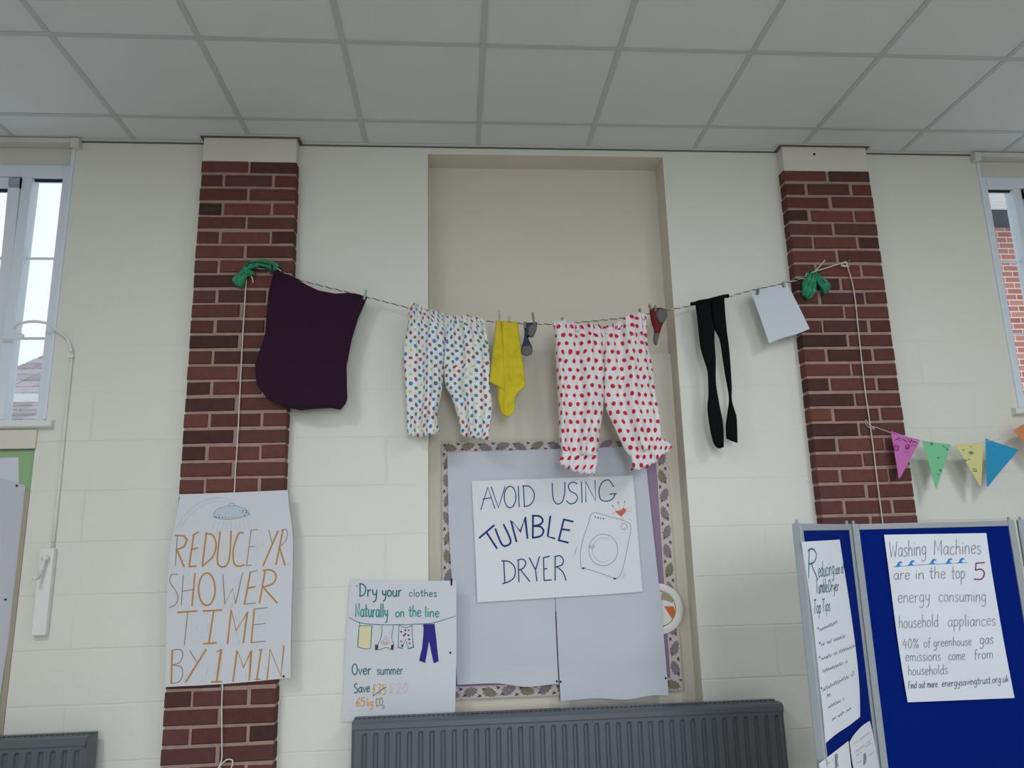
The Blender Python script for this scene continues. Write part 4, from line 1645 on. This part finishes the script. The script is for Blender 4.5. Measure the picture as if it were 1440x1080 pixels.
def cordthing(name, pts, r, label, cat='cord', extra=(), knot=None):
    mb = MB()
    mb.tube(smooth(pts, 5), r, n=7)
    for e in extra:
        mb.tube(smooth(e, 5), r * .95, n=7)
    if knot:
        for q in knot:
            mb.tube(smooth(q, 5), r * 1.05, n=7)
    return tag(mb.build(name, M['cord'], None, True), label, cat)


yc = -PD - .010
yh = -PD - .02


def cpts(t, y, n=0):
    return [tuple(at(a, b, y)) for a, b in P(t)]


behind = cpts('330,688 327,712', -PD - .0035) + cpts('320,850 314,950', -PD - .0035)
cordthing('cord', cpts('347,386 346,400 344,430 341,480 337,560 334,620 331,665', yc) + behind + cpts('312,985 312,1030 312,1066', yc)
          + cpts('309,1078 315,1090 325,1080 327,1070 320,1068 312,1074 305,1084 302,1100', yc),
          .0032, 'white cord hanging down the brick pillar behind the shower poster',
          extra=(cpts('352,386 355,392 356,398', yc - .004),))
mid = cpts('1188,372', yh)
cordthing('cord', cpts('1138,386 1145,382 1165,376 1187,369', yh) + cpts('1190,371 1192,376', yh) + cpts('1195,385 1199,400 1203,425 1206,455 1211,500 1216,545 1221,580 1228,630 1234,680 1241,733', yc)
          + cpts('1247,790 1256,860 1266,940', yc),
          .0032, 'white cord hooked high on the brick pillar, hanging behind blue screen',
          extra=(cpts('1145,383 1152,375 1160,366', yh - .003), cpts('1135,384 1132,390 1129,398', yh - .003)),
          knot=(cpts('1183,372 1188,368 1192,371 1188,375 1183,373 1189,374 1194,375', yh - .003),))
mb = MB()
c = at(1190, 371, -PD)
mb.tube([(c.x, -PD + .01, c.z), (c.x, -PD - .03, c.z), (c.x, -PD - .034, c.z + .008)], .0035, n=8)
tag(mb.build('hook', M['metal'], None, True), 'small metal hook in the brick pillar, holding the knotted white cord', 'hook')
mb = MB()
c = at(350, 378, -PD)
mb.tube([(c.x, -PD + .01, c.z), (c.x, -PD - .025, c.z), (c.x, -PD - .03, c.z + .008)], .0035, n=8)
tag(mb.build('hook', M['metal'], None, True), 'small metal hook hidden in ribbon on pillar above the shower poster', 'hook')


# green ribbon bows
def crumple(amp, fu, fv, ph):
    return lambda u, v: .006 + amp * (.5 + .5 * sin(fu * u * PI + ph) * math.cos(fv * v * PI + ph * .7)) * puff(u)


RB = Plane(0, -PD - .022)
g = Z(320, 350, 12)
rb = root('ribbon', 'green ribbon bow tied at the cord above the aubergine cloth', 'ribbon')
mb = MB()
cloth(mb, RB, g(P('300,275 250,340 190,410 95,490 85,545')), g(P('330,290 400,350 470,425 340,470 265,655')), B=g(P('85,545 130,610 190,640 265,655')), nu=12, nv=14, front=crumple(.018, 5, 2, .4), m=0)
mb.build('ribbon_tail', M['ribbon'], rb, True)
mb = MB()
cloth(mb, Plane(0, -PD - .03), g(P('310,245 330,290 345,330')), g(P('800,235 870,285 790,400')), T=g(P('310,245 430,222 600,190 720,215 800,235')), B=g(P('345,330 420,345 560,300 680,335 790,400')), nu=24, nv=8, front=crumple(.016, 9, 2, 1.1), m=0)
mb.build('ribbon_loop', M['ribbon'], rb, True)
mb = MB()
for q in ('330,250 450,225 600,235 700,260', '380,330 500,345 640,350 700,380', '700,330 720,400 740,430'):
    mb.tube(smooth([tuple(at(x, y, -PD - .05)) for x, y in g(P(q))], 5), .0022, n=6)
tag(mb.build('cord_end', M['cordd'], rb, True), 'dark cord end')
g = Z(1100, 360, 12)
RB2 = Plane(0, -PD - .03)
rb = root('ribbon', 'green ribbon bow tied at the cord beside the pegged white card', 'ribbon')
for L_, R_, B_ in ((P('430,290 390,370 335,470 345,560 340,660'), P('540,315 570,390 575,480 560,600 500,690'), P('340,660 390,700 440,735 500,690')),
                   (P('520,300 560,390 590,450 640,540 690,640'), P('560,310 650,360 750,430 805,490 780,590'), P('690,640 720,655 750,630 780,590'))):
    mb = MB()
    cloth(mb, RB2, g(L_), g(R_), B=g(B_), nu=14, nv=14, front=crumple(.022, 6, 2.5, L_[0][0]), m=0)
    mb.build('ribbon_loop', M['ribbon'], rb, True)

# aubergine cloth
f = Z(340, 340, 3.1773)
CP = Plane(0, YL)
pu = MB()


def pf(u, v):
    e = puff(u)
    return .004 + e * (.010 + .012 * v * (.5 + .5 * sin(9 * u + 2.2 * v)) + .006 * sin(16 * u - 3 * v) * (1 - u) + .012 * max(0, v - .8) * 5 * (.5 + .5 * sin(14 * u))) + .010 * v


cloth(pu, CP, f(P('143,140 120,230 112,340 105,420 82,490 62,550 68,640 100,680')), f(P('560,250 520,340 490,440 468,555 470,650 472,700 462,725')),
      T=f(P('143,140 180,142 235,160 290,195 345,222 420,235 480,232 525,238 560,250')), B=f(P('100,680 120,705 150,712 190,735 260,752 330,745 400,742 440,750 462,725')),
      nu=48, nv=48, front=pf, back=lambda u, v: .004 + .008 * puff(u) * v, sm=False)
tag(pu.build('cloth', M['purple'], None, True), 'large dark aubergine cloth hanging by two corners from the washing line', 'cloth')

# multicoloured dotted bloomers
f = Z(560, 420, 5.145)


def legfold(ph, seamL, n=7, gather=1.0):
    def fr(u, v):
        sl = 1.0 if (seamL and v < .42) else 0
        e = puff(u, left=not (not seamL and v < .42), right=not (seamL and v < .42))
        uu = u + .03 * sin(7 * v + ph)
        pleat = .013 * (sin(n * 2 * PI * uu * (1 - .2 * v) + ph) + .35 * sin(n * 3.3 * PI * uu + 2 * ph) * max(0, 1 - 4 * v)) * math.exp(-v * 4.0) * gather
        soft = .017 * sin(3.1 * PI * uu + ph + 1.2 * v) + .011 * sin(6.3 * PI * uu + 2.0 * v + ph * 2) * (.5 + .6 * v) + .003 * sin(9 * v * PI + 5 * u + ph)
        cuff = .006 * sin(11 * PI * u + ph) * max(0, v - .8) * 5 - .007 * math.exp(-((v - .9) / .035) ** 2)
        near = (1 - u if seamL else u)
        seam_dip = -.010 * math.exp(-(near / .10) ** 2) * min(1, v * 5)
        return .006 + e * (.030 + pleat + soft + cuff) + seam_dip
    return fr


def hem(n, amp, ph=0):
    return lambda u, v: (0, amp * sin(n * 2 * PI * u + ph) * max(0, (v - .93)) / .07)


bl = MB()
seam = P('365,128 358,220 345,330 335,430 330,515')
cloth(bl, CL, f(P('80,80 72,200 42,330 35,430 45,600 55,760 62,900 70,985')), f(seam + P('322,590 318,650 302,740 286,800 280,880 300,962')),
      T=f(P('80,80 130,58 220,95 300,112 365,128')), B=f(P('70,985 110,1000 180,1002 245,988 300,962')), nu=34, nv=44, front=legfold(.5, True), back=lambda u, v: .004 + .010 * puff(u), warp=hem(4.5, .004))
cloth(bl, CL, f(seam + P('345,640 372,680 402,760 430,850 448,930 450,985')), f(P('625,160 642,250 658,380 665,500 662,640 677,740 677,830 660,950 656,1025')),
      T=f(P('365,128 430,132 520,140 580,145 625,160')), B=f(P('450,985 520,1005 600,1020 656,1025')), nu=34, nv=44, front=legfold(2.1, False), back=lambda u, v: .004 + .010 * puff(u), warp=hem(4.5, .004, 1))
blo = bl.build('bloomers', M['dots'], None, True)
tag(blo, 'white bloomers printed with blue, red, green and yellow dots, on washing line', 'bloomers')
wbm = MB()
cloth(wbm, Plane(0, YL - .012), f(P('78,72 76,105')), f(P('628,150 632,185')), T=f(P('78,72 130,55 220,90 300,110 420,125 520,138 590,142 628,150')), B=f(P('76,105 140,95 220,128 300,145 420,160 520,172 632,185')),
      nu=90, nv=4, front=lambda u, v: .010 + .005 * sin(u * 2 * PI * 17) + .003 * sin(u * 2 * PI * 29 + 1), back=lambda u, v: .006)
wbm.build('waistband', M['dots'], blo, True)

# red dotted bloomers
f = Z(770, 420, 4.153)
rd = MB()
CL2 = Plane(0, YL)
seam = P('335,172 333,280 332,400 330,560')


def redfold(ph, sl):
    b0 = legfold(ph, sl, 6, .9)

    def fr(u, v):
        x = .16 if sl else .74
        crease = -.016 * math.exp(-((u - x) / .035) ** 2) + .010 * math.exp(-((u - x - (-.08 if sl else .1)) / .06) ** 2)
        return b0(u, v) + crease * puff(u) * min(1, v * 6)
    return fr


cloth(rd, CL2, f(P('35,140 40,230 50,400 60,560 66,700 70,820 84,895')), f(seam + P('325,650 312,740 298,840 288,920')),
      T=f(P('35,140 90,140 150,150 230,160 335,172')), B=f(P('84,895 150,915 220,920 288,920')), nu=36, nv=44, front=redfold(.3, True), back=lambda u, v: .004 + .010 * puff(u))
cloth(rd, CL2, f(seam + P('345,650 378,720 418,810 455,885 490,928')), f(P('578,105 582,250 610,400 630,560 652,680 660,780 660,825')),
      T=f(P('335,172 400,150 470,105 540,92 578,105')), B=f(P('490,928 540,905 600,870 660,825')), nu=36, nv=44, front=redfold(1.7, False), back=lambda u, v: .004 + .010 * puff(u))
rdo = rd.build('bloomers', M['reddots'], None, True)
tag(rdo, 'white bloomers with large red polka dots and frilled cuffs, on washing line', 'bloomers')
for L_, R_, T_, B_, ph in ((P('84,880 80,920 62,945'), P('288,905 285,960 272,1026'), P('84,880 150,900 220,906 288,905'), P('62,945 85,975 130,1000 190,1022 272,1026'), 0),
                           (P('484,915 492,960 500,1004'), P('655,812 690,830 732,856'), P('484,915 540,892 600,856 655,812'), P('500,1004 590,978 650,930 690,900 732,856'), 1.3)):
    fm = MB()
    cloth(fm, Plane(0, YL - .004), f(L_), f(R_), T=f(T_), B=f(B_), nu=60, nv=12,
          front=lambda u, v: .014 + (.003 + .007 * v) * sin(u * 2 * PI * 5.5 + ph) + .004 * sin(u * 2 * PI * 2.3) + .012 * puff(u),
          back=lambda u, v: .006 - .006 * v * sin(u * 2 * PI * 5.5 + ph), warp=lambda u, v: (0, .006 * sin(u * 2 * PI * 5.5 + 1) * v))
    fm.build('frill', M['reddots'], rdo, True)
wbm = MB()
cloth(wbm, Plane(0, YL - .012), f(P('33,134 35,165')), f(P('580,98 582,130')), T=f(P('33,134 90,134 150,144 230,154 335,166 400,144 470,98 540,86 580,98')), B=f(P('35,165 90,172 150,186 230,196 335,204 400,182 470,140 540,122 582,130')),
      nu=90, nv=4, front=lambda u, v: .010 + .005 * sin(u * 2 * PI * 15) + .003 * sin(u * 2 * PI * 26 + 1), back=lambda u, v: .006)
wbm.build('waistband', M['reddots'], rdo, True)

# yellow cloth folded over the line
f = Z(560, 420, 5.145)
yl = MB()
cloth(yl, CL, f(P('738,168 742,300 735,450 728,560 721,660 720,720 724,770 738,815')), f(P('862,172 886,330 900,450 924,610 916,640 850,698 846,740 846,790 836,815')), T=f(P('738,168 800,172 862,172')),
      B=f(P('738,815 762,846 790,855 815,845 836,815')), nu=30, nv=44, sm=False, front=lambda u, v: .004 + puff(u) * (.012 - .012 * math.exp(-((u - .42) / .13) ** 2) * v + .004 * sin(7 * u)), back=lambda u, v: .004)
cloth(yl, Plane(0, YL - .012), f(P('708,165 690,330 668,520 663,604')), f(P('742,166 752,290 766,450 772,600 770,672')), B=f(P('663,604 700,625 745,650 770,672')), nu=14, nv=24,
      front=lambda u, v: .004 + puff(u) * (.012 + .004 * sin(5 * u + 2 * v)), back=lambda u, v: .006)
yo = tag(yl.build('cleaning_cloth', M['yellow'], None, True), 'bright yellow cleaning cloth hanging in folds from the washing line', 'cloth')

# socks
so = MB()
cloth(so, CL, f(P('905,176 914,240 908,300 892,350 892,395')), f(P('1004,172 1000,220 975,272 935,262 945,300 970,355 966,398')), T=f(P('905,176 955,180 1004,172')), B=f(P('892,395 930,413 966,398')), nu=16, nv=20,
      front=lambda u, v: .004 + puff(u) * .012, back=lambda u, v: .005)
so_ = tag(so.build('sock', M['sock'], None, True), 'navy and grey sock pegged between yellow cloth and red dotted bloomers', 'sock')
tm = MB()
cloth(tm, Plane(0, YL - .012), f(P('896,350 890,380 894,398')), f(P('960,345 972,375 966,400')), B=f(P('894,398 930,414 966,400')), nu=10, nv=8, front=lambda u, v: .004 + puff(u) * .010, back=lambda u, v: .006)
tag(tm.build('toe', M['sockg'], so_, True), 'grey toe')
hm = MB()
cloth(hm, Plane(0, YL - .012), f(P('940,205 938,262')), f(P('1003,178 998,235 975,278')), B=f(P('938,262 955,278 975,278')), nu=10, nv=8, front=lambda u, v: .004 + puff(u) * .010, back=lambda u, v: .006)
tag(hm.build('heel', M['sockg'], so_, True), 'grey heel')
f = Z(770, 420, 4.153)
so = MB()
cloth(so, CL, f(P('596,64 605,130 622,185 620,245 630,268')), f(P('692,66 698,100 672,150 656,200 636,268')), T=f(P('596,64 640,58 692,66')), nu=16, nv=20, front=lambda u, v: .004 + puff(u) * .012, back=lambda u, v: .005)
so_ = tag(so.build('sock', M['sockr'], None, True), 'maroon and grey sock pegged between red dotted bloomers and black tights', 'sock')
hm = MB()
cloth(hm, Plane(0, YL - .012), f(P('640,66 632,95 650,140')), f(P('690,66 699,100 676,145')), nu=10, nv=8, front=lambda u, v: .004 + puff(u) * .010, back=lambda u, v: .006)
tag(hm.build('heel', M['sockg'], so_, True), 'grey heel')
tm = MB()
cloth(tm, Plane(0, YL - .008), f(P('622,205 618,245 629,270')), f(P('652,205 645,240 636,270')), nu=8, nv=8, front=lambda u, v: .004 + puff(u) * .010, back=lambda u, v: .006)
tag(tm.build('toe', M['sockg'], so_, True), 'grey toe')

# black tights
f = Z(740, 360, 3.2727)
tg = MB()
tf = lambda u, v: .003 + puff(u) * (.010 + .003 * sin(6 * u + 8 * v))
seam = P('845,196 853,260 865,330')
cloth(tg, CL, f(P('778,210 790,300 797,370 805,430 822,485 836,535 840,640 835,700 848,800 864,862 880,882')), f(seam + P('866,400 872,480 872,580 886,670 906,780 908,880')), B=f(P('880,882 892,885 908,880')), nu=16, nv=50, front=tf, back=lambda u, v: .006)
cloth(tg, CL, f(seam + P('890,380 904,465 918,555 934,650 928,715 920,780 922,840')), f(P('910,182 915,260 922,340 935,450 945,600 944,660 958,710 968,745 972,860')), B=f(P('922,840 945,850 972,860')), nu=16, nv=50, front=tf, back=lambda u, v: .006)
to = tag(tg.build('tights', M['tights'], None, True), 'pair of black tights hanging from washing line, one leg twisted', 'tights')
wbm = MB()
cloth(wbm, Plane(0, YL - .006), f(P('755,214 756,229')), f(P('931,176 931,193')), T=f(P('755,214 784,209 840,196 900,180 931,176')), B=f(P('756,229 784,224 850,208 906,193 931,193')), nu=24, nv=6, front=lambda u, v: .004 + .008 * sin(PI * v), back=lambda u, v: .004)
wbm.build('waistband', M['tights'], to, True)

# white card on the line
CPL = Plane(0, YL - .008, 0, lambda a, b: .004 * sin((a - 1.5) * 8))
s = Sheet(CPL, f(P('1035,165 1078,285 1118,402')), f(P('1200,125 1255,232 1305,335')), B=f(P('1118,402 1180,376 1240,362 1305,335')), m=M['card'], th=.0012)
s.ink([f(smooth(P('1088,238 1120,228 1145,212 1165,206 1180,190 1200,180'))), f(P('1140,200 1152,216')), f(P('1165,180 1172,196'))], .0022, M['poster'])
s.done('blank_card', 'blank pale grey card pegged at an angle on the washing line', 'card')


# pegs
def peg(x, y, rot, mt, label, y0=YL - .016, ln=.066):
    """wooden spring peg gripping the line; (x, y) is its upper tip"""
    m = MB()
    p = at(x, y, y0)
    c, s_ = math.cos(math.radians(rot)), math.sin(math.radians(rot))
    ax, az = Vector((s_, 0, c)), Vector((c, 0, -s_))
    for sg in (-1, 1):
        # prongs splay apart above the spring and close on the line below it
        segs = [(0, .0085), (.024, .0045), (ln, .003)]
        for (d0, o0), (d1, o1) in zip(segs, segs[1:]):
            a = p - ax * d0 + Vector((0, sg * o0, 0))
            b = p - ax * d1 + Vector((0, sg * o1, 0))
            mid, hl = (a + b) / 2, (b - a) / 2
            m.obox(mid, hl, az * .0045, Vector((0, .0026, 0)))
    k = p - ax * .026
    m.tube([k - az * .0062, k + az * .0062], .0052, 1, 8)
    return tag(m.build('clothes_peg', [M[mt], M['metal']]), label, 'peg', 'clothes pegs on the washing line')


peg(515, 408, 12, 'pegp', 'grey peg at the inner corner of the aubergine cloth', ln=.05)
peg(382, 372, -10, 'cordd', 'dark peg at the aubergine cloth corner beside the green ribbon')
peg(585, 428, 6, 'pegg', 'peg at the waist end of multicoloured dotted bloomers nearer the aubergine cloth')
peg(653, 446, -75, 'pegg', 'grey peg lying sideways on the waist of the multicoloured dotted bloomers')
peg(702, 438, 0, 'pegp', 'pale peg standing on the folded flap of the yellow cloth')
peg(716, 445, 0, 'pegp', 'short pale peg in the middle of the yellow cloth', ln=.032)
peg(749, 440, -6, 'pegg', 'grey peg standing above the navy sock')
peg(738, 453, 0, 'pegg', 'grey peg at the edge of the navy sock beside the yellow cloth', ln=.03)
peg(790.5, 447, 0, 'pegr', 'pinkish peg on the red dotted bloomers waist nearer the navy sock')
peg(899.5, 434, -4, 'pegr', 'pinkish peg on the red dotted bloomers waist nearer the maroon sock')
peg(913, 428, -12, 'pegg', 'peg at the edge of the maroon sock beside the red dotted bloomers', ln=.028)
peg(921, 430, 0, 'pegg', 'peg in the middle of the maroon sock', ln=.028)
peg(1066, 406, 10, 'pegg', 'peg at the card corner nearer the black tights', ln=.03)
peg(1102, 396, 0, 'pegp', 'peg at the card corner nearer the brick pillar', ln=.03)

# ------------------------------------------------------------------ bunting
f = Z(1220, 560, 5.4)
bn = root('bunting', 'paper bunting of pink, green, yellow, blue and orange flags beside brick pillar', 'bunting')
yb = -.115
BP = Plane(0, yb)
mb = MB()
bs = [tuple(at(1226, 600, -PD - .014)), tuple(at(1232, 601, -.09))] + [tuple(at(*p, yb)) for p in f(P('178,262 290,300 400,335 520,350 640,366 760,362 885,330 1000,312 1060,285 1100,255 1150,215 1200,190'))]
mb.tube(smooth(bs, 5), .0016, n=6)
mb.tube(smooth([tuple(at(x, y, -PD - .016)) for x, y in P('1217,590 1222,597 1230,603 1222,601 1216,594')], 5), .0016, n=6)
mb.build('string', M['cord'], bn, True)


def flag(Lp, Rp, T, mt, lab, ink, im, wv):
    pl = Plane(0, yb - .003, 0, lambda a, b: .003 * sin(a * 22 + wv) + .002 * sin(b * 18))
    s_ = Sheet(pl, f(Lp), f(Rp), T=f(T), m=mt, nu=8, nv=10, th=.0007)
    for st in ink:
        s_.ink([f(x) for x in st[1]], st[0], im)
    o = s_.mb.build('flag', s_.mats, bn, fixn=False)
    o['label'] = lab


pw = .0022
pk = [(pw, [P('190,262 385,345'), P('195,345 380,362')]), (.0045, [P('210,318 245,300 250,325'), P('262,310 300,330'), P('310,318 320,340 335,312 345,335'), P('350,325 365,332')]),
      (.004, [P('202,360 235,362 232,395 204,395 202,360'), P('214,372 226,384'), ell(302, 370, 16, 18, n=12), ell(302, 374, 6, 7, n=8)]), (pw, [P('275,405 310,412')])]
flag(P('178,250 205,420 236,606'), P('400,318 325,460 246,606'), P('178,250 290,288 400,318'), M['fpink'], 'pink flag', pk, M['fink'], 0)
gk = [(.005, [P('475,340 498,352'), P('490,335 482,358')]), (.005, [P('598,378 610,392 600,396'), P('572,362 584,372'), P('530,450 545,455'), P('545,540 560,552 548,556'), P('530,575 540,580')])]
flag(P('412,320 465,490 516,688'), P('635,350 585,500 524,688'), P('412,320 520,338 635,350'), M['fgreen'], 'green flag', gk, M['finkg'], 2)
yk = [(.004, [P('770,415 785,402 800,415 785,428 770,415 800,415'), P('795,535 825,540 828,555 800,552'), P('735,465 745,475 755,470'), P('765,460 778,468'), P('720,390 732,396'), P('780,366 790,370')])]
flag(P('660,345 750,490 850,665'), P('880,340 872,500 862,665'), P('660,345 770,346 880,340'), M['fyel'], 'pale yellow flag', yk, M['finkg'], 3.6)
flag(P('895,305 900,490 906,670'), P('1148,392 1030,530 916,672'), P('895,305 1020,350 1148,392'), M['fblue'], 'blue flag', [(.0018, [P('955,425 970,430')])], M['navy'], 5)
flag(P('1100,240 1190,330 1290,440'), P('1330,130 1315,290 1300,440'), P('1100,240 1210,185 1330,130'), M['forange'], 'orange flag', [(.002, [P('1150,240 1180,225'), P('1160,262 1185,250')])], M['brown'], 1)
